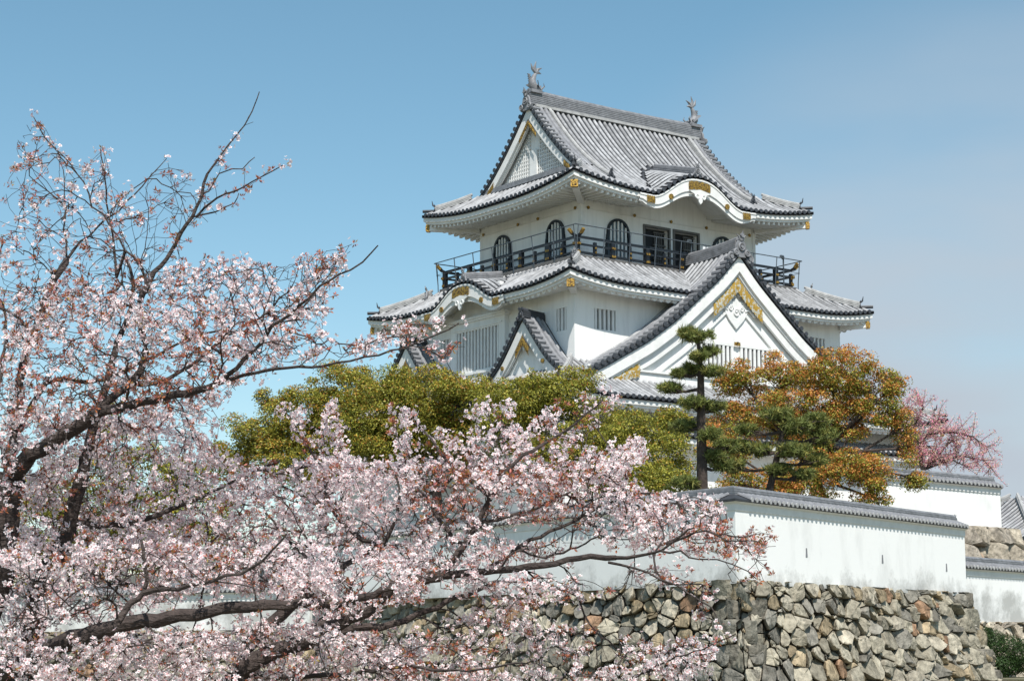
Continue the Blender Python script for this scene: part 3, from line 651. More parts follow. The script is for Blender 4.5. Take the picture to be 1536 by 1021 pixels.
mb = MB(); mb.bb(-3.0, 13.0, yw - .12, yw - .01, -9.1, -8.62); mb.bb(-3.0, 13.0, yw - .2, yw - .01, -8.62, -8.54); mb.build('gable_base', [M['trim']], bgr)

# --- paired small gables on the shaded side
sgp = [(0, -6.3), (.25, -6.52), (.8, -7.2), (1.45, -7.93), (2.05, -8.44), (2.7, -8.78), (3.3, -9.0)]
for yc in (-.68, 7.85):
    sgb = Gable('x', yc, -3.65, 1, sgp); sp = part('small_gable', 'small triangular gable, one of the pair on the shaded side')
    sgb.surface(sp, 2.95, 1.3); sgb.verge(sp, 2.95, start=.3, pitch=.28, depth=.36); sgb.boards(sp, 2.9, [(.12, .46, .06), (.46, .54, .14)])
    sgb.wall(sp, 2.8, .3, -9.3, .25); gold_strip(sp, sgb, 0, .45, .5, .78, .03); 
    for g_ in (-1, 1): q_ = MB(); q_.disc(sgb.G(g_ * 1.35, .02, sgb.offz(.3, 1.35)), (-1, 0, 0), .09, .05); q_.build('gold_boss', M['gold'], sp)
    mb = MB(); ridge_bar(mb, [sgb.G(0, k, z) for k, z in ((.0, -6.28), (.5, -6.36), (1.1, -6.4))], .3, .3, 4); onigawara(mb, sgb.G(0, -.08, -6.4), (-1, 0, 0), .5); mb.build('gable_ridge', M['dark'], sp, True)
    hp = MB(); c0 = np.array(sgb.G(0, .16, -7.35)); hp.prism([c0 + np.array((0, a, b)) for a, b in ((-.45, .1), (-.2, .25), (0, .3), (.2, .25), (.45, .1), (.2, -.05), (0, -.3), (-.2, -.05))], (-.06, 0, 0)); hp.build('hanging_ornament', M['trim'], sp)

# --- first roof, its wall, and the lower pent roof
r1 = Roof((-5.85, 15.85, -5.85, 13.17), 3.3, 1.45, -9.93, .46, .03, .42, 3.2)
roof1 = r1.build(keep, 'lower_roof', 'broad lower tiled roof behind the trees')
def storey(x0, x1, y0, y1, z0, z1, label):
    m = MB(); m.bb(x0, x1, y0, y1, z0, z1); return m.build('plaster_wall', M['plaster'], keep)
w1 = storey(-4.4, 14.4, -4.4, 11.72, -11.6, -9.6, 'lower')
r0 = Roof((-5.3, 15.45, -5.4, 12.7), 1.35, .85, -11.2, .42, .03, .3, 2.6)
roof0 = r0.build(keep, 'pent_roof', 'narrow pent roof low on the keep')
w0 = storey(-4.45, 14.45, -4.5, 11.8, -16.2, -11.05, 'ground')
# ------------------------------------------------------------------ ground
g = MB(); n = 60; rows = []
for i in range(n + 1):
    rows.append([(-1200 + 2400 * j / n, -1200 + 2400 * i / n, -21.3) for j in range(n + 1)])
g.grid(rows); tag(g.build('ground', M['grass']), kind='structure')
def slab(name, poly, z0, z1, m): b = MB(); b.prism([(x, y, z1) for x, y in poly], (0, 0, z0 - z1)); return tag(b.build(name, M[m]), kind='structure')
slab('terrace', [(-12.1, -21.9), (2.0, -17.7), (9, -13.2), (45, -6), (70, 60), (10, 90), (-1.5, 40), (-9.6, 6), (-11.4, -10)], -21.28, -17.9, 'soil')
slab('upper_terrace', [(-8.6, -12), (3, -10.6), (12.3, -10.2), (30, 5), (30, 60), (5, 60), (-3, 30), (-7.8, 6)], -17.88, -15.2, 'soil')

# ------------------------------------------------------------------ walls with tiled caps
def capped_wall(name, pts, zb, zt, label, th=.7, m='oldplaster', group=None, body_low=0, holes=(), hw=.5, endcap=True):
    """plaster wall along pts (2-D); zb, zt per point or single; zt = top of the cap ridge"""
    root = thing(name, label, 'wall', group); pts = [np.array(p, float) for p in pts]; n = len(pts)
    zb = zb if hasattr(zb, '__len__') else [zb] * n; zt = zt if hasattr(zt, '__len__') else [zt] * n
    body = MB(); cap = MB(); rb = MB(); ed = rb; cor = MB(); rg = MB()
    nrm = []
    for i in range(n):
        a = pts[max(i - 1, 0)]; b = pts[min(i + 1, n - 1)]
        if 0 < i < n - 1:
            t1 = (pts[i] - pts[i - 1]); t1 /= np.linalg.norm(t1); t2 = pts[i + 1] - pts[i]; t2 /= np.linalg.norm(t2); t = t1 + t2; t /= np.linalg.norm(t); k = 1 / max(.5, float(np.dot(t, t1)))
        else: t = (b - a) / np.linalg.norm(b - a); k = 1
        nrm.append(np.array((t[1], -t[0])) * k)
    def rows(prof): return [[(*(pts[i] + nrm[i] * o), (zt[i] + z) if z <= 0 else zb[i] + body_low) for o, z in prof] for i in range(n)]
    hb = th / 2
    R = rows([(hb, 1), (hb, -.5), (-hb, -.5), (-hb, 1)]); 
    # subdivide vertical faces so the wall bends are clean
    body.grid(R, 0, True); body.add(R[0], [(0, 1, 2, 3)]); body.add(R[-1], [(3, 2, 1, 0)]); body.build('wall_body', M[m], root)
    C = rows([(hb, -.62), (hb + .015, -.62), (hb + .015, -.60), (hb + .03, -.60), (hb + .03, -.42), (hb + .14, -.37), (-hb - .14, -.37), (-hb - .03, -.42), (-hb - .03, -.62), (-hb, -.62)])
    cor.grid(C, 0, True); cor.add(C[0], [tuple(range(10))]); cor.add(C[-1], [tuple(range(9, -1, -1))]); cor.build('cornice', M['trim'], root)
    T = rows([(hw, -.36), (hw, -.30), (0.0, -.10), (-hw, -.30), (-hw, -.36)]); cap.grid(T, 0, True); cap.add(T[0], [tuple(range(5))]); cap.add(T[-1], [tuple(range(4, -1, -1))])
    cp = cap.build('tile_cap', M['bed'], root)
    for i in range(n - 1):
        a, b = pts[i], pts[i + 1]; L = np.linalg.norm(b - a); t = (b - a) / L; nn = np.array((t[1], -t[0])); k = int(L / .26)
        for j in range(k + 1):
            f = (j + .5) / (k + 1); p = a + (b - a) * f; z = zt[i] + (zt[i + 1] - zt[i]) * f
            for sg in (1, -1):
                q0 = p + nn * sg * .08; q1 = p + nn * sg * (hw + .02)
                rb.sweep([(*q0, z - .11), (*q1, z - .285)], circ(.062, 4), caps=False, closed=False)
                ed.disc((*(p + nn * sg * (hw + .03)), z - .285), (*(nn * sg), 0), .07, .03, 1, 8)
    rb.build('round_tiles', [M['ridge'], M['pale']], cp, True)
    pr = [[pts[i][0], pts[i][1], zt[i] - .14] for i in range(n)]
    ridge_bar(rg, pr, .17, .26, 3)
    if endcap:
        for i, s in ((0, -1), (n - 1, 1)):
            t = (pts[1] - pts[0]) if i == 0 else (pts[-1] - pts[-2]); t = t / np.linalg.norm(t) * s; onigawara(rg, (*(pts[i] + t * .04), zt[i] - .16), (*t, 0), .3)
    rg.build('cap_ridge', M['ridge'], root, True)
    return root
fw_root = capped_wall('plaster_wall', [(-10.2, 3.6), (-11.5, -11.4), (-12.42, -22.3), (1.72, -18.1)], -17.75, -15.13, 'longest white plaster wall, with grey tile cap, on top of the boulder wall')
for f, z in ((.24, -16.75), (.575, -16.75), (.895, -16.85)):   # small loopholes
    a = np.array((-12.42, -22.3)); b = np.array((1.72, -18.1)); t = (b - a) / np.linalg.norm(b - a); p = a + (b - a) * f + np.array((t[1], -t[0])) * .352
    m_ = MB(); m_.prism([(*(p + t * x), z + y) for x, y in ((-.055, -.12), (.055, -.12), (.03, .14), (-.03, .14))], (t[1] * .01, -t[0] * .01, 0)); m_.build('loophole', M['ridge'], fw_root)
pL = at(474, 876, 77); pL2 = at(110, 878, 85); pL3 = at(-160, 880, 92)
capped_wall('plaster_wall', [tuple(pL3[:2]), tuple(pL2[:2]), tuple(pL[:2])], -18.75, -16.85, 'lower white plaster wall seen through gaps in the cherry blossom')
capped_wall('plaster_wall', [(4.5, -11.6), (12.4, -11.0)], -14.75, -12.75, 'short white plaster wall below the deep pink tree, ending above tan blocks', hw=.5)
capped_wall('plaster_wall', [(4.6, -15.5), (12.5, -13.6), (26, -10.5)], -18.55, -16.3, 'low white plaster wall above pale footing stones and the dark bush')
capped_wall('plaster_wall', [(12.7, -9.6), (14.2, -5.0), (13.5, 4)], -15.4, -13.75, 'small stretch of white wall with dark tile cap beside the distant roof')

# ------------------------------------------------------------------ stone walls
def power_cells(sites, wts, x0, x1, y0, y1):
    out = []; S = np.array(sites); W = np.array(wts); asp = 1.38; S = S * (1, asp); y0 *= asp; y1 *= asp
    for i in range(len(S)):
        poly = [(x0, y0), (x1, y0), (x1, y1), (x0, y1)]
        d = ((S - S[i]) ** 2).sum(1); nb = np.argsort(d)[1:16]
        for j in nb:
            a = S[j] - S[i]; c = ((S[j] ** 2).sum() - W[j] - (S[i] ** 2).sum() + W[i]) / 2
            new = []; m = len(poly)
            for k in range(m):
                p, q = poly[k], poly[(k + 1) % m]; fp = a[0] * p[0] + a[1] * p[1] - c; fq = a[0] * q[0] + a[1] * q[1] - c
                if fp <= 0: new.append(p)
                if fp * fq < 0: t = fp / (fp - fq); new.append((p[0] + (q[0] - p[0]) * t, p[1] + (q[1] - p[1]) * t))
            poly = new
            if len(poly) < 3: break
        out.append([(p[0], p[1] / asp) for p in poly] if len(poly) > 2 else None)
    return out
def corner_block(root, c, A, B, h, rnd):
    import bmesh
    bm = bmesh.new(); vs = []
    for i in (-.5, .5):
        for j in (-.5, .5):
            for k in (-.5, .5): vs.append(bm.verts.new(tuple(c + A * i + B * j + np.array((0, 0, h * k)) + np.array([rnd.uniform(-.06, .06) for _ in range(3)]) * (1, 1, .4))))
    for f in ((0, 1, 3, 2), (4, 6, 7, 5), (0, 4, 5, 1), (2, 3, 7, 6), (0, 2, 6, 4), (1, 5, 7, 3)): bm.faces.new([vs[i] for i in f])
    bmesh.ops.subdivide_edges(bm, edges=bm.edges[:], cuts=3, use_grid_fill=True)
    for v in bm.verts:
        d = np.array(v.co) - c; q = (abs(np.dot(d, A)) / np.dot(A, A) * 2) ** 6 + (abs(np.dot(d, B)) / np.dot(B, B) * 2) ** 6 + (abs(d[2]) / h * 2) ** 6
        v.co = Vector(tuple(c + d * (1 - .06 * max(0, q - 1)) + np.array([rnd.uniform(-.022, .022) for _ in range(3)])))
    bmesh.ops.recalc_face_normals(bm, faces=bm.faces[:]); me = bpy.data.meshes.new('corner_stone'); bm.to_mesh(me); bm.free(); me.materials.append(M['stone'])
    g = rnd.uniform(.8, 1.2); cc = rnd.choice([(.30, .28, .22), (.27, .255, .21), (.36, .31, .22), (.24, .22, .18)])
    ca = me.color_attributes.new('Col', 'FLOAT_COLOR', 'POINT'); ca.data.foreach_set('color', np.array([(cc[0] * g, cc[1] * g, cc[2] * g, 1)] * len(me.vertices), dtype=np.float32).ravel())
    me.polygons.foreach_set('use_smooth', [True] * len(me.polygons)); me.set_sharp_from_angle(angle=math.radians(35)); me.update()
    o = bpy.data.objects.new('corner_stone', me); COL.objects.link(o); o.parent = root
def stone_wall(name, label, pts, z0, z1, batter, size=.75, seed=1, cat='stone wall', pale=0):
    """rough boulder wall: every stone its own bulging block set in one face mesh"""
    root = thing(name, label, cat); rnd = random.Random(seed)
    body = MB(); mv = []; mf = []; mc = []
    pts = [np.array(p, float) for p in pts]; n = len(pts); H = z1 - z0
    nr = []
    for i in range(n):
        ts = []
        if i > 0: t = pts[i] - pts[i - 1]; ts.append(t / np.linalg.norm(t))
        if i < n - 1: t = pts[i + 1] - pts[i]; ts.append(t / np.linalg.norm(t))
        t = sum(ts); t /= np.linalg.norm(t); nr.append(np.array((t[1], -t[0])) / max(.45, float(np.dot(t, ts[0]))))
    body.grid([[(*(pts[i] + nr[i] * (batter * H - .22)), z0), (*(pts[i] - nr[i] * .18), z1 - .04), (*(pts[i] - nr[i] * 1.5), z1 - .04)] for i in range(n)]); body.build('wall_core', M['gap'], root)
    for i in range(n - 1):
        L = np.linalg.norm(pts[i + 1] - pts[i])
        sites = []; w = []
        nx = int(L / size); ny = int(H * 1.05 / (size * .72))
        for a in range(-1, nx + 1):
            for b in range(-1, ny + 1):
                sites.append(((a + .5 + .5 * (b % 2) + rnd.uniform(-.42, .42)) * L / nx, (b + .5 + rnd.uniform(-.38, .38)) * H / ny)); w.append(rnd.uniform(0, .34) * size ** 2)
                if rnd.random() < .8: sites.append(((a + rnd.random()) * L / nx, (b + rnd.random()) * H / ny)); w.append(-rnd.uniform(.02, .09) * size ** 2)
        cells = power_cells(sites, w, 0, L, 0, H)
        def W(u, v, o):
            f = u / L; k = (H - v) / H
            p = pts[i] * (1 - f) + pts[i + 1] * f; nn = nr[i] * (1 - f) + nr[i + 1] * f
            return (*(p + nn * (batter * H * (k ** 1.15) + o)), z0 + v)
        for c in cells:
            if not c: continue
            c = np.array(c); ctr = c.mean(0); ar = .5 * abs(sum(c[k][0] * c[(k + 1) % len(c)][1] - c[(k + 1) % len(c)][0] * c[k][1] for k in range(len(c))))
            if ar < .006: continue
            # soften corners of the cell
            P = []; m = len(c)
            for k in range(m):
                p, q, r = c[k - 1], c[k], c[(k + 1) % m]
                for f in (.22, 0.0): 
                    pass
                P.append(q + (p - q) * min(.3, .09 / (np.linalg.norm(p - q) + 1e-6))); P.append(q + (r - q) * min(.3, .09 / (np.linalg.norm(r - q) + 1e-6)))
            R = math.sqrt(ar); gap = .012 + .03 * rnd.random() ** 2; bul = R * rnd.uniform(.06, .15) + .015; tx, ty = rnd.uniform(-.4, .4), rnd.uniform(-.5, .15); base = rnd.uniform(-.12, .08)
            P = [ctr + (p - ctr) * max(.5, 1 - gap / (np.linalg.norm(p - ctr) + 1e-6)) for p in P]
            K = len(P); o = len(mv)
            jit = [rnd.uniform(-.035, .035) for _ in range(K)]
            lev = [(1.0, -.32, 0), (1.0, base - .02, .0), (.97, base + bul * .6, .7), (.86, base + bul * .95, 1), (.45, base + bul, 1)]
            for s_, of, tl in lev:
                for k, p in enumerate(P):
                    q = ctr + (p - ctr) * s_; oo = of + tl * (tx * (q[0] - ctr[0]) + ty * (q[1] - ctr[1])) + jit[k] * (1 if tl else .4) * (1 - .4 * (s_ < .5))
                    mv.append(W(q[0] + (rnd.uniform(-.02, .02) * tl), min(q[1], H) + rnd.uniform(-.02, .02) * tl, oo))
            mv.append(W(ctr[0], ctr[1], base + bul * 1.02 + rnd.uniform(-.02, .03)))
            for l in range(4):
                for k in range(K): mf.append((o + l * K + k, o + l * K + (k + 1) % K, o + (l + 1) * K + (k + 1) % K, o + (l + 1) * K + k))
            for k in range(K): mf.append((o + 4 * K + k, o + 4 * K + (k + 1) % K, o + 5 * K))
            t = rnd.random(); cc = (.345, .315, .245) if t < .5 else (.245, .23, .195) if t < .72 else (.36, .29, .19) if t < .86 else (.42, .38, .30) if t < .985 else (.30, .19, .12)
            v = rnd.uniform(.72, 1.4) * (1 + pale); cc = tuple(min(.75, x * v) for x in cc)
            if pale: cc = tuple(x * .6 + .2 * y for x, y in zip(cc, (1.2, 1.0, .8)))
            mc += [cc] * (5 * K + 1)
    me = bpy.data.meshes.new('stones'); me.from_pydata(mv, [], mf); me.materials.append(M['stone'])
    ca = me.color_attributes.new('Col', 'FLOAT_COLOR', 'POINT'); ca.data.foreach_set('color', np.array([(*c, 1) for c in mc], dtype=np.float32).ravel())
    import bmesh
    bm = bmesh.new(); bm.from_mesh(me); bmesh.ops.recalc_face_normals(bm, faces=bm.faces[:]); bm.to_mesh(me); bm.free()
    me.polygons.foreach_set('use_smooth', [True] * len(me.polygons)); me.set_sharp_from_angle(angle=math.radians(38)); me.update()
    o = bpy.data.objects.new('stones', me); COL.objects.link(o); o.parent = root
    return root
SW = stone_wall('stone_wall', 'tall sloping wall of rough grey and tan boulders under the longest white wall', [(-9.9, 3.2), (-11.75, -11.4), (-12.75, -22.85), (1.75, -18.5), (.9, -13)], -21.4, -17.62, .27, .66, 3)
rs_ = random.Random(4)
for (cx_, cy_), ta, tb in (((-12.75, -22.85), (.96, .28), (.09, 1)), ((1.75, -18.5), (-.96, -.28), (-.2, .98))):
    z_ = -17.62; kk_ = 0
    while z_ > -21.2:
        h_ = rs_.uniform(.5, .72); d_ = (-17.62 - z_ + h_ / 2) * .27; la, lb = (1.25, .75) if kk_ % 2 else (.7, 1.3); la *= rs_.uniform(.85, 1.15); kk_ += 1
        A_ = np.array((*ta, 0)) / np.linalg.norm(ta); B_ = np.array((*tb, 0)) / np.linalg.norm(tb)
        c_ = np.array((cx_, cy_, z_ - h_ / 2)) - (A_ + B_) * d_ * .92 + A_ * (la / 2 - .1) + B_ * (lb / 2 - .1)
        corner_block(SW, c_, A_ * la, B_ * lb, h_ * .97, rs_); z_ -= h_
stone_wall('stone_wall', 'stone footing mostly hidden by blossom under the lower white wall', [tuple(pL3[:2] + (-.4, -.5)), tuple(pL2[:2] + (-.4, -.5)), tuple(pL[:2] + (-.4, -.5))], -21.4, -18.72, .2, .9, 5)
stone_wall('stone_wall', 'block of big tan stones below the end of the short white wall', [(3.2, -13), (3.6, -12.2), (13.1, -11.6), (12.9, -8.6)], -18.0, -14.7, .2, 1.1, 8, pale=.1)
stone_wall('stone_wall', 'pale footing stones under the low white wall, behind the bush', [(4.0, -16.0), (12.6, -14.2), (26, -11.1)], -20.6, -18.5, .15, .85, 9, pale=.25)
slab('bank', [(3.2, -26), (40, -20), (40, -10), (12.7, -13.9), (4.2, -15.7), (2.4, -17)], -21.28, -20.5, 'grass')

# distant hall roof at the right edge
hall = thing('distant_hall', 'low hall with pale grey tiled roof, beyond the short white wall', 'building')
rh = Roof((18.2, 34, -8.5, 1.5), 5, .9, -14.85, .33, .03, .2, 2.5)
rh.build(hall, 'tiled_roof'); m_ = MB(); m_.bb(19.1, 33.1, -7.6, .6, -18.0, -14.95); m_.build('wall', M['plaster'], hall)
# ------------------------------------------------------------------ foliage
def unit(v): return v / (np.linalg.norm(v, axis=-1, keepdims=True) + 1e-9)
def poly_cloud(name, V, k, cols, m, parent):
    """V: (N,k,3) polygons with one colour each"""
    N = len(V); me = bpy.data.meshes.new(name); me.vertices.add(N * k); me.loops.add(N * k); me.polygons.add(N)
    me.vertices.foreach_set('co', V.reshape(-1).astype(np.float32)); me.loops.foreach_set('vertex_index', np.arange(N * k, dtype=np.int32))
    me.polygons.foreach_set('loop_start', np.arange(0, N * k, k, dtype=np.int32)); me.polygons.foreach_set('loop_total', np.full(N, k, dtype=np.int32))
    me.materials.append(m); ca = me.color_attributes.new('Col', 'FLOAT_COLOR', 'POINT')
    c = np.ones((N, k, 4), dtype=np.float32); c[:, :, :3] = cols[:, None, :] if cols.ndim == 2 else cols
    ca.data.foreach_set('color', c.ravel()); me.update(calc_edges=True); me.validate()
    o = bpy.data.objects.new(name, me); COL.objects.link(o); o.parent = parent
    return o
def leaves(C, Nrm, L, Wd, fold=.25):
    """rhombic leaves, folded along the midrib"""
    N = len(C); r = RNG.normal(size=(N, 3)); t = unit(np.cross(Nrm, r)); b = np.cross(Nrm, t); L = L[:, None]; Wd = Wd[:, None]
    return np.stack([C - t * L / 2, C + b * Wd / 2 + Nrm * Wd * fold, C + t * L / 2 - Nrm * L * .12, C - b * Wd / 2 + Nrm * Wd * fold], 1)
def evergreen(name, label, cat, blobs, trunk, orange=.2, leaf=.12, dens=1.0, seed=1, group=None, clump=.5, limbs=True, tips=None):
    """blobs: (px, py, depth, rx, ry) of the crown's main masses, traced in the photo and given their own depth"""
    rng = np.random.default_rng(seed); root = thing(name, label, cat, group)
    CC = []; NN = []; KC = []; cent = []
    for px, py, d, rx, ry in blobs:
        c = at(px, py, d); R = rx * d / FPX; Rz = ry * d / FPX; cent.append((c, R, Rz))
        n = int(dens * 4.6 * (R * Rz + R * R * .6) / clump ** 2) + 4
        u = unit(rng.normal(size=(n, 3))); rad = rng.uniform(.3, 1.18, (n, 1)) ** .6
        P = c + u * rad * np.array([R, R * .85, Rz])
        for p, uu in zip(P, u):
            cr_ = clump * rng.uniform(.35, 1.3); k = int(190 * (cr_ / .5) ** 2 * (.12 / leaf) ** 2 * .9)
            v = unit(rng.normal(size=(k, 3)) + np.array([0, 0, .55])); q = p + v * cr_ * rng.uniform(.5, 1.08, (k, 1)) * np.array([1, 1, .72])
            CC.append(q); NN.append(unit(v * .6 + rng.normal(size=(k, 3)) * .55 + np.array([0, 0, .35])))
            po = orange * rng.uniform(.1, 2.0) * (1 + .5 * (uu[2] > .1)); on = rng.random(k) < np.clip(po * (.45 + .9 * (v[:, 2] > .2)), 0, .93)
            g1 = np.array([.12, .145, .022]) * rng.uniform(.7, 1.35); g2 = np.array([.50, .46, .08]); mixv = rng.random((k, 1)) ** 1.3
            col = g1 * (1 - mixv) + g2 * mixv
            tp = np.array(tips if tips else [.48, .27, .05]); oc = tp * rng.uniform(.6, 1.35, (k, 1)); oc[:, 1] *= rng.uniform(.7, 1.35, k)
            col[on] = oc[on]; KC.append(col)
    C = np.concatenate(CC); Nn = np.concatenate(NN); K_ = np.concatenate(KC)
    V = leaves(C, Nn, leaf * rng.uniform(.7, 1.35, len(C)), leaf * .5 * rng.uniform(.8, 1.2, len(C)))
    poly_cloud('crown', V, 4, K_, M['leaf'], root)
    t = MB(); tp_ = [np.array(p) for p in trunk]
    t.tube(tp_, list(np.linspace(.26, .13, len(tp_))), 9)
    for c, R, Rz in cent:
        s = tp_[-1] if rng.random() < .5 else tp_[len(tp_) // 2]; e = c + np.array([0, 0, -Rz * .1]); m1 = s * .55 + e * .45 + rng.normal(size=3) * .25 - np.array([0, 0, .2])
        t.tube([s, m1, e], [.10, .06, .025], 7)
        for _ in range(9):
            u = unit(rng.normal(size=3)); e2 = c + u * np.array([R, R, Rz]) * .8; t.tube([m1 * .3 + e * .7, (e + e2) / 2 + rng.normal(size=3) * .12, e2], [.022, .014, .006], 5)
    t.build('trunk', M['pbark'], root, True)
    return root

GG = 'rounded evergreen trees in front of the keep'
evergreen('evergreen_tree', 'olive green evergreen with open sky on one side, farthest from the tall pine', 'tree',
          [(520, 590, 86, 58, 42), (455, 625, 86, 60, 42), (395, 655, 86, 55, 30), (560, 640, 86, 60, 55), (350, 690, 86, 40, 24), (470, 690, 86, 95, 42), (400, 600, 87, 18, 14)], [at(480, 860, 86), at(485, 760, 86), at(500, 690, 86)], .15, .115, .95, 2, GG, .55)
evergreen('evergreen_tree', 'olive green evergreen with dense crown in front of the wide barred bay window', 'tree',
          [(640, 600, 78, 68, 42), (700, 595, 77, 50, 30), (615, 650, 78, 70, 46), (690, 660, 78, 60, 50), (590, 580, 78, 30, 20), (560, 618, 78, 52, 40), (530, 660, 78, 48, 34), (590, 680, 78, 60, 36), (735, 612, 77, 44, 34)], [at(660, 830, 78), at(655, 740, 78), at(650, 670, 78)], .10, .105, .95, 3, GG, .52)
evergreen('evergreen_tree', 'bright green evergreen between the small gable and the tall pine', 'tree',
          [(760, 605, 68, 40, 34), (815, 585, 67, 40, 30), (790, 600, 67, 58, 36), (850, 600, 67, 50, 42), (760, 640, 67, 60, 40), (900, 650, 66, 50, 46), (965, 650, 64, 55, 42), (1000, 690, 63, 38, 34), (850, 680, 66, 70, 45), (930, 720, 63, 60, 30), (1010, 640, 64, 22, 16), (975, 725, 62, 48, 26), (1020, 735, 61, 36, 22)], [at(880, 860, 66), at(885, 780, 66), at(880, 690, 66)], .06, .09, .85, 4, GG, .42)
evergreen('evergreen_tree', 'yellow green evergreen farthest back, seen only in gaps between the cherry limbs', 'tree',
          [(40, 780, 118, 70, 60), (130, 740, 118, 70, 60), (220, 720, 118, 60, 50), (160, 640, 118, 32, 26), (280, 760, 118, 60, 60), (60, 850, 118, 70, 40), (180, 830, 118, 80, 50), (300, 830, 118, 60, 40)], [at(180, 960, 118), at(175, 860, 118), at(170, 760, 118)], .08, .2, .8, 6, GG, .8)
evergreen('autumn_tree', 'spreading tree with orange and olive leaves in front of the great gable', 'tree',
          [(1110, 565, 68, 42, 26), (1170, 560, 68, 40, 22), (1250, 560, 67, 62, 34), (1310, 590, 67, 45, 36), (1210, 610, 67, 60, 38), (1130, 620, 68, 62, 40), (1280, 630, 67, 55, 26), (1090, 670, 67, 42, 32), (1200, 670, 67, 40, 26),
           (1260, 705, 66, 62, 22), (1310, 710, 66, 36, 28), (1220, 735, 66, 42, 16), (1310, 745, 66, 26, 14), (1352, 640, 67, 20, 20), (1362, 668, 67, 14, 32), (1375, 715, 67, 11, 20), (1180, 720, 66, 30, 22), (1105, 725, 66, 40, 22), (1160, 742, 66, 30, 14), (1340, 575, 67, 22, 20)],
          [at(1245, 850, 66.5), at(1240, 760, 66.5), at(1225, 715, 66.5), at(1240, 670, 67)],   .48, .09, .78, 5, None, .36, tips=[.58, .27, .07])

def pine(label, trunk, radii, pads, seed, psc=1.0):
    rng = np.random.default_rng(seed); root = thing('pine_tree', label, 'pine tree'); T = MB()
    tp = [np.array(p) for p in trunk]; T.tube(tp, radii, 9); P = []; Cn = []
    trunkpts = np.concatenate([[a * (1 - k) + b * k for k in np.linspace(0, 1, 8)] for a, b in zip(tp, tp[1:])])
    for px, py, d, rx, ry in pads:
        c = at(px, py, d); R = rx * psc * d / FPX; Rz = ry * .78 * d / FPX
        s = trunkpts[np.argmin(np.abs(trunkpts[:, 2] - (c[2] - .25 * R)) + .3 * np.linalg.norm(trunkpts - c, axis=1))]
        m = (s + c) / 2 + np.array([0, 0, -.1]); T.tube([s, m, c + (0, 0, -Rz * .5)], [.06, .045, .02], 6)
        for _ in range(12):
            a = rng.uniform(0, 2 * PI); e = c + np.array([math.cos(a) * R, math.sin(a) * R, -Rz * .3]) * rng.uniform(.5, .95); T.tube([m, (m + e) / 2 + rng.normal(size=3) * .05, e], [.02, .014, .006], 4)
        n = int(150 * (R / .6) ** 1.6) + 34; u = rng.normal(size=(n, 3)); u = unit(u) * rng.uniform(.1, 1.12, (n, 1)) ** .5; lobes = unit(rng.normal(size=(7, 3))); u *= (.62 + .5 * np.clip((u @ lobes.T).max(1), 0, 1)[:, None])
        Q = c + u * np.array([R, R * .9, Rz]) + np.array([0, 0, 1]) * (.12 * R * rng.normal(size=(n, 1)) * .3)
        P.append(Q)
    Q = np.concatenate(P); n = len(Q); k = 16
    D = unit(rng.normal(size=(n, k, 3)) * .8 + np.array([0, 0, .6])); Ln = rng.uniform(.10, .21, (n, k, 1)); S = unit(np.cross(D, rng.normal(size=(n, k, 3)))) * .012
    B = Q[:, None, :] + 0 * D; V = np.stack([B - S, B + S, B + D * Ln + S * .3, B + D * Ln - S * .3], 2).reshape(-1, 4, 3)
    c = np.array([.17, .20, .055]) * rng.uniform(.5, 1.3, (n, 1)); yl = rng.random(n) < .22; c[yl] = np.array([.27, .26, .07]); c = np.repeat(c, k, 0)
    poly_cloud('needles', V, 4, c, M['needle'], root); T.build('trunk', M['pbark'], root, True)
pine('tall slender pine with a straight dark trunk and cloud shaped tiers', [at(1055, 850, 58), at(1054, 745, 58), at(1052, 640, 58), at(1051, 560, 58), at(1046, 500, 58)], [.21, .18, .14, .10, .03],
     [(1045, 505, 58, 34, 11), (1030, 500, 57.8, 20, 9), (1066, 528, 58.2, 20, 8), (1048, 535, 57.7, 22, 7), (1040, 555, 58.2, 30, 11), (1070, 558, 57.8, 24, 9), (1018, 560, 58, 16, 8), (1005, 582, 58.2, 26, 8), (1040, 605, 57.8, 34, 10), (1072, 610, 58.2, 26, 9), (1025, 640, 58.2, 30, 10), (1066, 652, 57.6, 26, 9), (1070, 685, 58, 28, 10), (1090, 668, 58.3, 26, 9), (1030, 725, 58, 30, 9), (1045, 745, 57.7, 18, 8), (1082, 700, 58.2, 20, 7)], 21, .74)
pine('bent pine with a pale leaning trunk among the orange leaves', [at(1148, 850, 60), at(1152, 745, 60), at(1163, 695, 60), at(1172, 655, 60), at(1185, 630, 60)], [.15, .12, .1, .08, .04],
     [(1165, 622, 60, 30, 12), (1195, 640, 60, 34, 14), (1225, 630, 60.3, 28, 14), (1140, 675, 60, 28, 10), (1105, 670, 60.2, 30, 11), (1190, 675, 59.7, 34, 11), (1235, 655, 60.3, 28, 16), (1100, 700, 60, 26, 12), (1165, 705, 60, 30, 9), (1205, 712, 60, 24, 9), (1225, 690, 60.3, 24, 12), (1120, 645, 60, 22, 9)], 22, .78)
pine('small dark pine top just past the end of the short white wall', [at(1489, 1030, 88), at(1489, 765, 88), at(1490, 752, 88)], [.1, .08, .04], [(1490, 752, 88, 10, 7), (1487, 768, 88, 9, 5)], 23)

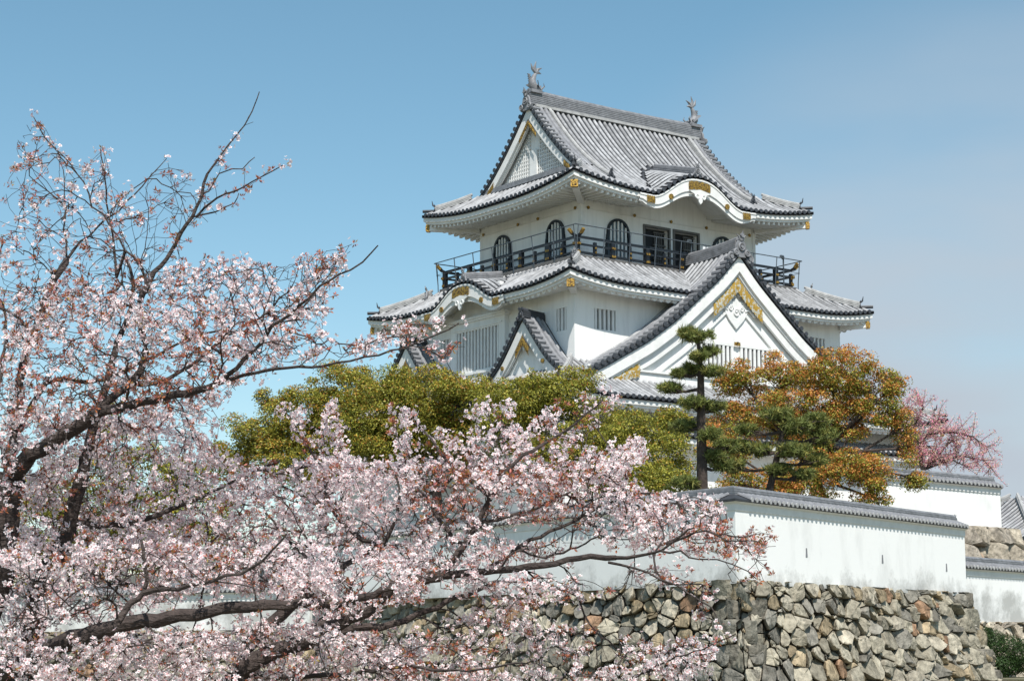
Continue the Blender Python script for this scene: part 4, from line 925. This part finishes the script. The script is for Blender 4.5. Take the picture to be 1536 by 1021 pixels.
# clipped bush at the lower right
def bush(label, blobs, seed, leaf=.05):
    rng = np.random.default_rng(seed); root = thing('bush', label, 'bush'); CC = []; NN = []; K_ = []
    for px, py, d, rx, ry in blobs:
        c = at(px, py, d); R = rx * d / FPX; Rz = ry * d / FPX; n = int(5200 * R * Rz + 600); u = unit(rng.normal(size=(n, 3))); CC.append(c + u * rng.uniform(.72, 1.06, (n, 1)) * np.array([R, R * .8, Rz])); NN.append(unit(u + rng.normal(size=(n, 3)) * .5))
        k = np.array([.035, .07, .018]) * rng.uniform(.6, 1.5, (n, 1)); K_.append(k)
    C = np.concatenate(CC); poly_cloud('foliage', leaves(C, np.concatenate(NN), leaf * rng.uniform(1, 2, len(C)), leaf * rng.uniform(.5, .8, len(C))), 4, np.concatenate(K_), M['leaf'], root)
    t = MB()
    for px, py, d, rx, ry in blobs: t.tube([at(px, py + ry + 6, d), at(px, py, d)], [.04, .02], 5)
    t.build('stem', M['pbark'], root)
bush('dark green bush at the foot of the boulder wall corner', [(1488, 975, 69, 30, 32), (1512, 982, 69, 32, 30), (1478, 958, 69.5, 16, 18), (1538, 985, 68.5, 26, 26), (1500, 1000, 68.5, 36, 16)], 31)

# pink plum
def plum():
    rng = np.random.default_rng(41); root = thing('plum_tree', 'small tree with deep pink blossom above the short white wall', 'plum tree'); T = MB(); tips = []
    b0 = at(1384, 735, 79)
    main = [[(1384, 705), (1380, 670), (1392, 650), (1410, 625)], [(1384, 705), (1400, 690), (1420, 668), (1440, 650)], [(1384, 705), (1410, 695), (1440, 683), (1475, 690), (1490, 705)], [(1384, 705), (1376, 680), (1362, 640), (1355, 605)], [(1400, 690), (1430, 690), (1450, 700)], [(1380, 670), (1370, 640), (1385, 610), (1380, 600)], [(1392, 650), (1430, 648), (1460, 655), (1480, 670)]]
    T.tube([at(1384, 790, 79), b0, at(1384, 700, 79)], [.13, .11, .09], 7); segs = []
    for li in main:
        d0 = 79 + rng.uniform(-.8, .8); pts = [at(x, y, 79 + (d0 - 79) * k / 3) for k, (x, y) in enumerate(li)]; T.tube(pts, list(np.linspace(.055, .015, len(pts))), 6)
        for a, b in zip(pts, pts[1:]):
            for _ in range(13):
                s = a + (b - a) * rng.random(); dr = unit(rng.normal(size=3) * .8 + (b - a) / np.linalg.norm(b - a) * .7 + np.array([0, 0, .35])); e = s + dr * rng.uniform(.5, 1.15); T.tube([s, (s + e) / 2 + rng.normal(size=3) * .05, e], [.013, .009, .004], 4); segs.append((s, e))
    C = np.concatenate([s + (e - s) * rng.uniform(.15, 1, (56, 1)) + rng.normal(size=(56, 3)) * .06 for s, e in segs]); n = len(C)
    col = np.array([.80, .32, .45]) * rng.uniform(.6, 1.35, (n, 1)); col[:, 1] *= rng.uniform(.7, 2.2, n)
    poly_cloud('blossoms', leaves(C, unit(rng.normal(size=(n, 3))), rng.uniform(.035, .065, n), rng.uniform(.03, .06, n)), 4, col, M['petal'], root); T.build('trunk', M['bark'], root, True)
plum()
# ------------------------------------------------------------------ cherry trees in blossom
# limbs traced in the photo: (tree, depth at start, depth at end, radius start, radius end, [(px, py), ...])
LIMBS = [
 ('A', 12.6, 12.6, .16, .10, [(-150, 1300), (-110, 1120), (-60, 1010), (-18, 900), (0, 851), (6, 763), (16, 716)]),
 ('A', 12.6, 12.4, .062, .045, [(16, 716), (38, 691), (76, 664), (115, 641), (147, 616)]),
 ('A', 12.4, 12.6, .030, .009, [(147, 616), (173, 591), (200, 573), (216, 541), (217, 512), (209, 482), (212, 450), (219, 435), (232, 411), (250, 387), (273, 349), (288, 326), (300, 296), (311, 261)]),
 ('A', 12.6, 12.7, .008, .003, [(311, 261), (329, 235), (352, 205), (379, 167), (389, 138)]),
 ('A', 12.4, 12.0, .036, .020, [(147, 618), (176, 614), (211, 603), (250, 594), (294, 588), (335, 570)]),
 ('A', 12.0, 11.7, .016, .004, [(335, 570), (352, 553), (379, 526), (399, 500), (420, 480), (450, 460), (480, 430), (540, 395), (567, 368)]),
 ('A', 12.0, 11.4, .013, .004, [(335, 570), (382, 559), (411, 553), (450, 551), (488, 548), (547, 537), (606, 523), (650, 505), (688, 485)]),
 ('A', 12.6, 13.2, .040, .022, [(10, 740), (23, 644), (29, 591), (35, 544), (50, 503), (68, 450), (91, 406), (100, 390)]),
 ('A', 13.2, 13.5, .011, .003, [(100, 390), (122, 365), (147, 340), (191, 302), (223, 267), (250, 238)]),
 ('A', 13.2, 13.4, .008, .003, [(100, 390), (99, 345), (98, 311), (95, 255)]),
 ('A', 12.8, 13.1, .010, .003, [(219, 435), (211, 396), (188, 376), (167, 340), (141, 308), (126, 273), (97, 235), (70, 208), (50, 175)]),
 ('A', 13.0, 13.3, .012, .004, [(188, 376), (176, 414), (170, 360), (167, 340), (156, 267), (151, 223)]),
 ('A', 13.3, 13.5, .010, .003, [(95, 330), (98, 311), (73, 285), (44, 264)]),
 ('A', 12.7, 12.3, .008, .003, [(294, 326), (323, 299), (352, 287), (391, 267), (424, 248)]),
 ('A', 12.7, 12.9, .007, .003, [(288, 326), (323, 317), (352, 305), (358, 290)]),
 ('A', 12.7, 12.9, .007, .003, [(300, 296), (311, 285), (332, 261), (364, 252), (382, 236)]),
 ('A', 12.8, 13.6, .022, .005, [(23, 655), (59, 588), (82, 570), (147, 573), (190, 555), (240, 530), (300, 500), (390, 498)]),
 ('A', 12.2, 12.8, .018, .005, [(200, 573), (235, 575), (290, 545), (340, 505), (385, 480), (430, 440)]),
 ('A', 12.8, 13.8, .020, .005, [(16, 716), (-5, 640), (0, 560), (10, 480), (-10, 420), (5, 360)]),
 ('A', 12.8, 13.8, .016, .004, [(50, 503), (20, 470), (-10, 455), (-40, 400)]),
 ('A', 12.2, 11.2, .080, .020, [(-85, 1060), (-40, 1035), (0, 1011), (19, 996), (63, 977), (94, 964), (141, 951), (189, 936), (252, 926), (314, 917), (377, 909), (450, 907), (520, 902), (590, 880)]),
 ('A', 11.3, 11.5, .024, .008, [(176, 933), (198, 905), (217, 889), (218, 845), (212, 810)]),
 ('A', 11.3, 10.9, .018, .005, [(217, 889), (267, 881), (320, 870), (380, 850), (430, 800)]),
 ('C', 12.9, 12.9, .12, .045, [(-40, 1300), (0, 1120), (30, 1021), (50, 920), (63, 863), (82, 838), (97, 813), (104, 782), (113, 747), (126, 706)]),
 ('C', 12.9, 13.4, .042, .010, [(126, 706), (136, 650), (150, 610), (159, 576), (176, 512), (188, 488), (200, 440), (190, 390)]),
 ('C', 12.9, 13.3, .028, .006, [(104, 782), (150, 787), (210, 780), (290, 750), (350, 720), (420, 690)]),
 ('C', 12.9, 13.3, .030, .006, [(82, 838), (120, 850), (165, 868), (230, 880), (280, 850), (330, 800)]),
 ('C', 12.9, 13.6, .022, .006, [(63, 863), (30, 820), (0, 780), (-30, 760)]),
 ('B', 11.8, 11.8, .17, .075, [(300, 1420), (318, 1240), (335, 1100), (352, 1010)]),
 ('B', 12.0, 12.4, .050, .036, [(352, 1005), (377, 961), (409, 930), (450, 898), (466, 885)]),
 ('B', 12.4, 12.8, .028, .006, [(452, 898), (500, 860), (540, 835), (570, 820), (590, 790), (600, 740), (590, 700)]),
 ('B', 11.8, 11.8, .058, .040, [(352, 1010), (409, 977), (450, 964), (475, 949), (504, 934), (548, 915), (569, 897), (587, 881), (621, 871), (660, 863)]),
 ('B', 12.0, 12.4, .028, .005, [(660, 863), (676, 845), (694, 819), (710, 796), (715, 784), (736, 747), (760, 707), (783, 683), (819, 664), (858, 635), (905, 598)]),
 ('B', 12.0, 11.5, .028, .016, [(660, 863), (725, 858), (760, 855), (815, 846), (869, 837), (924, 836)]),
 ('B', 11.5, 11.2, .013, .004, [(924, 836), (960, 832), (992, 826), (1020, 805), (1042, 791)]),
 ('B', 11.5, 11.0, .009, .003, [(1000, 816), (1061, 796), (1090, 810), (1140, 812)]),
 ('B', 11.5, 11.0, .009, .003, [(913, 843), (951, 851), (992, 867), (1033, 889), (1066, 911), (1080, 936)]),
 ('B', 11.3, 11.0, .008, .003, [(992, 826), (1022, 828), (1050, 840), (1100, 846), (1135, 868)]),
 ('B', 12.0, 12.6, .034, .006, [(440, 972), (460, 967), (517, 947), (587, 934), (640, 915), (700, 890), (760, 870), (830, 880), (880, 900)]),
 ('B', 12.2, 13.0, .018, .004, [(736, 747), (700, 715), (670, 690), (640, 650), (610, 625)]),
 ('B', 12.3, 13.0, .016, .004, [(694, 819), (660, 780), (635, 740), (600, 700)]),
 ('B', 12.3, 13.0, .010, .003, [(760, 707), (745, 670), (735, 630), (725, 600)]),
 ('B', 12.6, 13.4, .018, .004, [(570, 820), (530, 800), (495, 760), (480, 700), (450, 650), (430, 620)]),
 ('B', 12.6, 13.2, .014, .004, [(500, 860), (440, 820), (400, 770), (370, 720)]),
 ('B', 12.0, 12.6, .018, .004, [(725, 860), (780, 820), (840, 790), (900, 760), (960, 740), (1040, 750)]),
 ('B', 12.2, 12.8, .014, .004, [(715, 784), (780, 770), (850, 740), (880, 710), (930, 680)]),
 ('B', 12.0, 10.6, .022, .004, [(352, 1008), (420, 1015), (520, 1010), (600, 1000), (700, 1005), (800, 990)]),
 ('B', 12.0, 10.8, .016, .003, [(352, 1030), (600, 1090), (850, 1060), (962, 1012), (992, 993), (1028, 980), (1066, 969), (1104, 950)]),
]
# where blossom shows: polygon, number of growing points, blossom fullness, red bud share, depth range, tree
REG = [
 ([(30, 190), (60, 180), (110, 260), (160, 210), (170, 300), (250, 240), (310, 270), (330, 250), (300, 330), (270, 400), (220, 440), (0, 440), (0, 330)], 560, .62, 1.0, (12.4, 13.8)),
 ([(0, 430), (230, 420), (290, 390), (380, 385), (435, 400), (450, 380), (530, 360), (510, 430), (480, 500), (520, 520), (600, 480), (640, 490), (560, 530), (400, 555), (330, 600), (0, 640)], 2000, .9, .55, (11.6, 13.6)),
 ([(290, 330), (330, 230), (350, 200), (392, 150), (370, 210), (340, 260), (425, 245), (400, 270), (350, 300), (300, 345)], 26, .45, .9, (12.5, 12.9)),
 ([(0, 620), (140, 610), (330, 590), (330, 640), (300, 670), (380, 700), (430, 700), (470, 690), (560, 690), (640, 690), (640, 830), (0, 830)], 1900, 1.3, .28, (12.0, 14.4)),
 ([(420, 610), (440, 605), (480, 650), (490, 600), (515, 600), (515, 680), (560, 700), (460, 700)], 70, 1.3, .12, (12.6, 13.2)),
 ([(575, 605), (610, 605), (640, 650), (700, 650), (700, 600), (740, 590), (770, 610), (780, 650), (830, 600), (860, 610), (870, 590), (935, 582), (935, 600), (870, 670), (820, 720), (600, 720)], 300, 1.15, .25, (12.2, 13.0)),
 ([(600, 700), (820, 700), (880, 680), (960, 655), (970, 690), (930, 720), (1000, 740), (1060, 745), (1090, 765), (1100, 800), (1160, 800), (1150, 830), (1060, 835), (940, 820), (820, 835), (640, 860)], 1550, 1.15, .5, (11.7, 13.0)),
 ([(0, 820), (640, 820), (640, 900), (500, 930), (400, 890), (250, 900), (0, 960)], 1500, 1.3, .26, (10.9, 14.0)),
 ([(0, 950), (250, 950), (400, 930), (520, 950), (640, 960), (640, 1040), (0, 1040)], 1150, 1.3, .22, (10.9, 13.4)),
 ([(640, 855), (760, 870), (940, 850), (1060, 850), (1080, 940), (1000, 900), (900, 900), (700, 930)], 240, 1.0, .38, (11.3, 12.2)),
 ([(640, 930), (760, 920), (860, 930), (980, 960), (1090, 950), (1050, 1030), (640, 1040)], 400, 1.1, .36, (11.3, 12.6)),
 ([(1090, 790), (1165, 800), (1160, 870), (1090, 880)], 40, .8, .5, (11.0, 11.4)),
 ([(580, 500), (700, 480), (700, 560), (710, 590), (680, 590), (660, 540), (600, 520)], 26, .7, .5, (11.4, 12.3)),
]
HOLES = [(315, 915, 55, 36), (800, 800, 40, 16), (870, 815, 30, 18), (1040, 855, 34, 20), (905, 860, 34, 22), (1000, 900, 60, 22), (700, 905, 45, 16), (840, 920, 50, 18), (580, 740, 12, 14), (330, 700, 20, 12), (640, 670, 30, 18), (560, 880, 30, 12), (1110, 905, 40, 30)]
def inpoly(x, y, P):
    c = False; j = len(P) - 1
    for i in range(len(P)):
        if (P[i][1] > y) != (P[j][1] > y) and x < (P[j][0] - P[i][0]) * (y - P[i][1]) / (P[j][1] - P[i][1]) + P[i][0]: c = not c
        j = i
    return c
crng = np.random.default_rng(77); prr = random.Random(77)
nodes = []; par = []; tree = []; lrad = []
limb_paths = []
for tr, d0, d1, r0_, r1_, pts in LIMBS:
    P = [at(x, y, d0 + (d1 - d0) * i / (len(pts) - 1)) for i, (x, y) in enumerate(pts)]
    # natural wobble and rounding (Catmull-Rom)
    Q = []
    for i in range(len(P) - 1):
        p0, p1, p2, p3 = P[max(i - 1, 0)], P[i], P[i + 1], P[min(i + 2, len(P) - 1)]; k = max(2, int(np.linalg.norm(p2 - p1) / .07))
        for j in range(k): t = j / k; Q.append(.5 * (2 * p1 + (p2 - p0) * t + (2 * p0 - 5 * p1 + 4 * p2 - p3) * t * t + (3 * p1 - p0 - 3 * p2 + p3) * t ** 3))
    Q.append(P[-1]); Q = [q + (crng.normal(size=3) * .006 if 0 < i < len(Q) - 1 else 0) for i, q in enumerate(Q)]
    limb_paths.append((tr, Q, [r0_ + (r1_ - r0_) * (i / (len(Q) - 1)) ** .8 for i in range(len(Q))]))
    for i, q in enumerate(Q): nodes.append(q); par.append(-1); tree.append(tr); lrad.append(limb_paths[-1][2][i])
NL = len(nodes); A = []; AF = []
for ri, (poly, n, full, red, (da, db)) in enumerate(REG):
    xs = [p[0] for p in poly]; ys = [p[1] for p in poly]; c = 0
    while c < n:
        x, y = prr.uniform(min(xs), max(xs)), prr.uniform(min(ys), max(ys))
        if not inpoly(x, y, poly): continue
        if any(((x - hx) / rx) ** 2 + ((y - hy) / ry) ** 2 < 1 for hx, hy, rx, ry in HOLES) and prr.random() < .93: continue
        A.append(at(x, y, prr.uniform(da, db))); AF.append((full, red)); c += 1
A = np.array(A); AF = np.array(AF); NA = len(A)
cap_ = 60000; ND = np.zeros((cap_, 3)); ND[:NL] = np.array(nodes); cnt = NL; DIR = np.zeros((cap_, 3)); fN = [(.8, .4)] * NL
k0 = 0
for tr, Q, R in limb_paths:
    q = np.array(Q); g = np.gradient(q, axis=0) if len(q) > 1 else q * 0; DIR[k0:k0 + len(Q)] = unit(g); k0 += len(Q)
d0_ = np.array([np.linalg.norm(ND[:NL] - a, axis=1).min() for a in A]); UPV = np.array([0, 0, 1.])
for ai in np.argsort(d0_):
    a = A[ai]; dv = a - ND[:cnt]; d = np.sqrt((dv * dv).sum(1)) + 1e-6; ca = (dv * DIR[:cnt]).sum(1) / d
    cost = d * (1 + 1.1 * (1 - ca) ** 1.3) + np.where(d < .04, 0, 0); p = int(cost.argmin()); L = d[p]
    if L > 1.5 or L < .035: continue
    p0 = ND[p]; dr = unit(dv[p] / L * .75 + DIR[p] * .55 + UPV * .05); c1 = p0 + dr * L * .5; n = max(1, int(round(L / .055))); prev = p; pp = p0
    for k in range(1, n + 1):
        t = k / n; q = p0 * (1 - t) ** 2 + 2 * c1 * t * (1 - t) + a * t * t + (crng.normal(size=3) * .005 if k < n else 0)
        ND[cnt] = q; DIR[cnt] = unit(unit(q - pp) + UPV * .12); par.append(prev); tree.append(tree[p]); fN.append(tuple(AF[ai])); prev = cnt; pp = q; cnt += 1
    if cnt > cap_ - 80: break
ND = ND[:cnt]; rad = np.zeros(cnt); child = np.zeros(cnt)
for i in range(cnt - 1, NL - 1, -1):
    rad[i] = min(.0075, max(.0016, rad[i] ** (1 / 2.4) if rad[i] > 0 else .0016)); p = par[i]; child[p] += 1
    if p >= NL: rad[p] += rad[i] ** 2.4
rad[:NL] = .004
for i in range(NL, cnt):
    if par[i] >= NL: rad[i] = min(rad[i], rad[par[i]])
    else: rad[i] = min(rad[i], .012)
FN = np.array(fN)
def twigs(mask):
    """five-sided tapering pieces for the fine growth"""
    I = np.where(mask)[0]; Pp = np.array([par[i] for i in I]); a = ND[Pp]; b = ND[I]; ra = np.where(Pp >= NL, rad[Pp], rad[I]); rb_ = rad[I]
    t = unit(b - a); s = unit(np.cross(t, np.array([.3, .2, .93]))); u = np.cross(s, t); ang = 2 * PI * np.arange(5) / 5
    ringA = a[:, None] + (s[:, None] * np.cos(ang)[None, :, None] + u[:, None] * np.sin(ang)[None, :, None]) * ra[:, None, None]
    ringB = (b + t * .003)[:, None] + (s[:, None] * np.cos(ang)[None, :, None] + u[:, None] * np.sin(ang)[None, :, None]) * rb_[:, None, None]
    V = np.concatenate([ringA, ringB], 1).reshape(-1, 3); n = len(I); F = []
    base = (np.arange(n) * 10)[:, None, None]; q = np.array([[k, (k + 1) % 5, 5 + (k + 1) % 5, 5 + k] for k in range(5)])[None]
    return V, (base + q).reshape(-1, 4)
TL = {'A': 'cherry tree whose thin twigs with red buds stand highest against the open sky', 'B': 'cherry tree in full pale blossom, branches spreading in front of the boulder wall', 'C': 'cherry tree with dark leaning trunk farthest back among the thick blossom'}
tarr = np.array(tree); thin = np.zeros(cnt, bool); thin[:NL] = np.array(lrad) < .0105
from mathutils import noise as mnoise
N1 = np.array([mnoise.noise(Vector(p) * 2.3) for p in ND]); N2 = np.array([mnoise.noise(Vector(p) * 1.7 + Vector((9, 3, 5))) for p in ND])
CL = np.clip(.60 + N1 * 2.0, .10, 1.25); RD = np.clip(1.0 + N2 * 3.4, .15, 3.2)
for T_ in 'ABC':
    root = thing('cherry_tree', TL[T_], 'cherry tree', 'cherry trees in blossom in the foreground')
    mb = MB()
    for tr, Q, R in limb_paths:
        if tr == T_:
            n = len(Q); R2 = [r * (1 + .10 * math.sin(i * .9 + r0_ * 50) * (crng.random() - .2)) for i, r in enumerate(R)]
            mb.tube(Q, R2, 9 if R[0] > .02 else 6)
    V, F = twigs((tarr == T_) & (np.arange(cnt) >= NL)); o = len(mb.v); mb.v += [tuple(p) for p in V.tolist()]; mb.f += [tuple(f) for f in (F + o).tolist()]; mb.m += [0] * len(F)
    mb.build('trunk', M['bark'], root, True, fix=False)
    # blossom clusters: at twig ends and along the young growth
    mine = np.where((tarr == T_) & ((np.arange(cnt) >= NL) | thin))[0]
    tip = child[mine] == 0; pr_ = np.where(thin[mine], .3, np.where(tip, 1.0, .62) * np.clip(FN[mine, 0], 0, 1.3) * CL[mine]); sel = mine[crng.random(len(mine)) < pr_]
    C = ND[sel] + crng.normal(size=(len(sel), 3)) * .012; red = crng.random(len(sel)) < np.clip(FN[sel, 1] * .9 * RD[sel], .04, .95)
    fl = []; fn = []
    nfl = np.where(red, crng.poisson(.5, len(sel)), 2 + crng.poisson(4.4 * np.clip(FN[sel, 0], .4, 1.3), len(sel)))
    rep = np.repeat(np.arange(len(sel)), nfl); dirv = unit(crng.normal(size=(len(rep), 3)) + np.array([0, 0, .12])); FC = C[rep] + dirv * crng.uniform(.015, .058, (len(rep), 1)); fnm = unit(dirv + crng.normal(size=dirv.shape) * .35)
    n = len(FC); r_ = unit(crng.normal(size=(n, 3))); t = unit(np.cross(fnm, r_)); b = np.cross(fnm, t); size = crng.uniform(.0125, .0185, (n, 1)); PV = []; PC = []
    tone = crng.uniform(0, 1, (n, 1)); tone = tone ** 1.6; basec = np.array([.93, .90, .895]) * (1 - tone * .6) + np.array([.88, .70, .73]) * tone * .6
    for k in range(5):
        a = 2 * PI * k / 5; d = t * math.cos(a) + b * math.sin(a); s = t * -math.sin(a) + b * math.cos(a); cup = crng.uniform(.05, .65, (n, 1))
        d = unit(d + fnm * cup); q = np.stack([FC + d * size * .06, FC + d * size * .62 + s * size * .40, FC + d * size * 1.0 + s * size * .16 , FC + d * size * 1.0 - s * size * .16, FC + d * size * .62 - s * size * .40], 1)
        PV.append(q); cc = np.repeat(basec[:, None, :], 5, 1); cc[:, 0] *= np.array([.85, .40, .42]); PC.append(cc)
    poly_cloud('blossoms', np.concatenate(PV), 5, np.concatenate(PC), M['petal'], root)
    # bronze young leaves, bud stalks and calyces
    nl = np.where(red, 12 + crng.poisson(6, len(sel)), crng.poisson(2.8, len(sel))); rep = np.repeat(np.arange(len(sel)), nl); dv = unit(crng.normal(size=(len(rep), 3)) + np.array([0, 0, .5])); L = crng.uniform(.014, .033, len(rep))
    LC = C[rep] + dv * (L[:, None] * .5 + .006); nr = unit(np.cross(dv, crng.normal(size=dv.shape))); sd = np.cross(dv, nr); Wd = L * crng.uniform(.22, .42, len(rep)); Lc = L[:, None]; Wc = Wd[:, None]
    V = np.stack([LC - dv * Lc / 2, LC + sd * Wc / 2 + nr * Wc * .2, LC + dv * Lc / 2, LC - sd * Wc / 2 + nr * Wc * .2], 1)
    k = crng.random(len(rep)); col = np.where((k < .5)[:, None], np.array([.40, .14, .06]), np.where((k < .78)[:, None], np.array([.56, .20, .17]), np.where((k < .93)[:, None], np.array([.26, .19, .05]), np.array([.55, .25, .28])))) * crng.uniform(.7, 1.25, (len(rep), 1))
    poly_cloud('young_leaves', V, 4, col, M['leaf2'], root)
print('cherry nodes', cnt, 'points', NA)
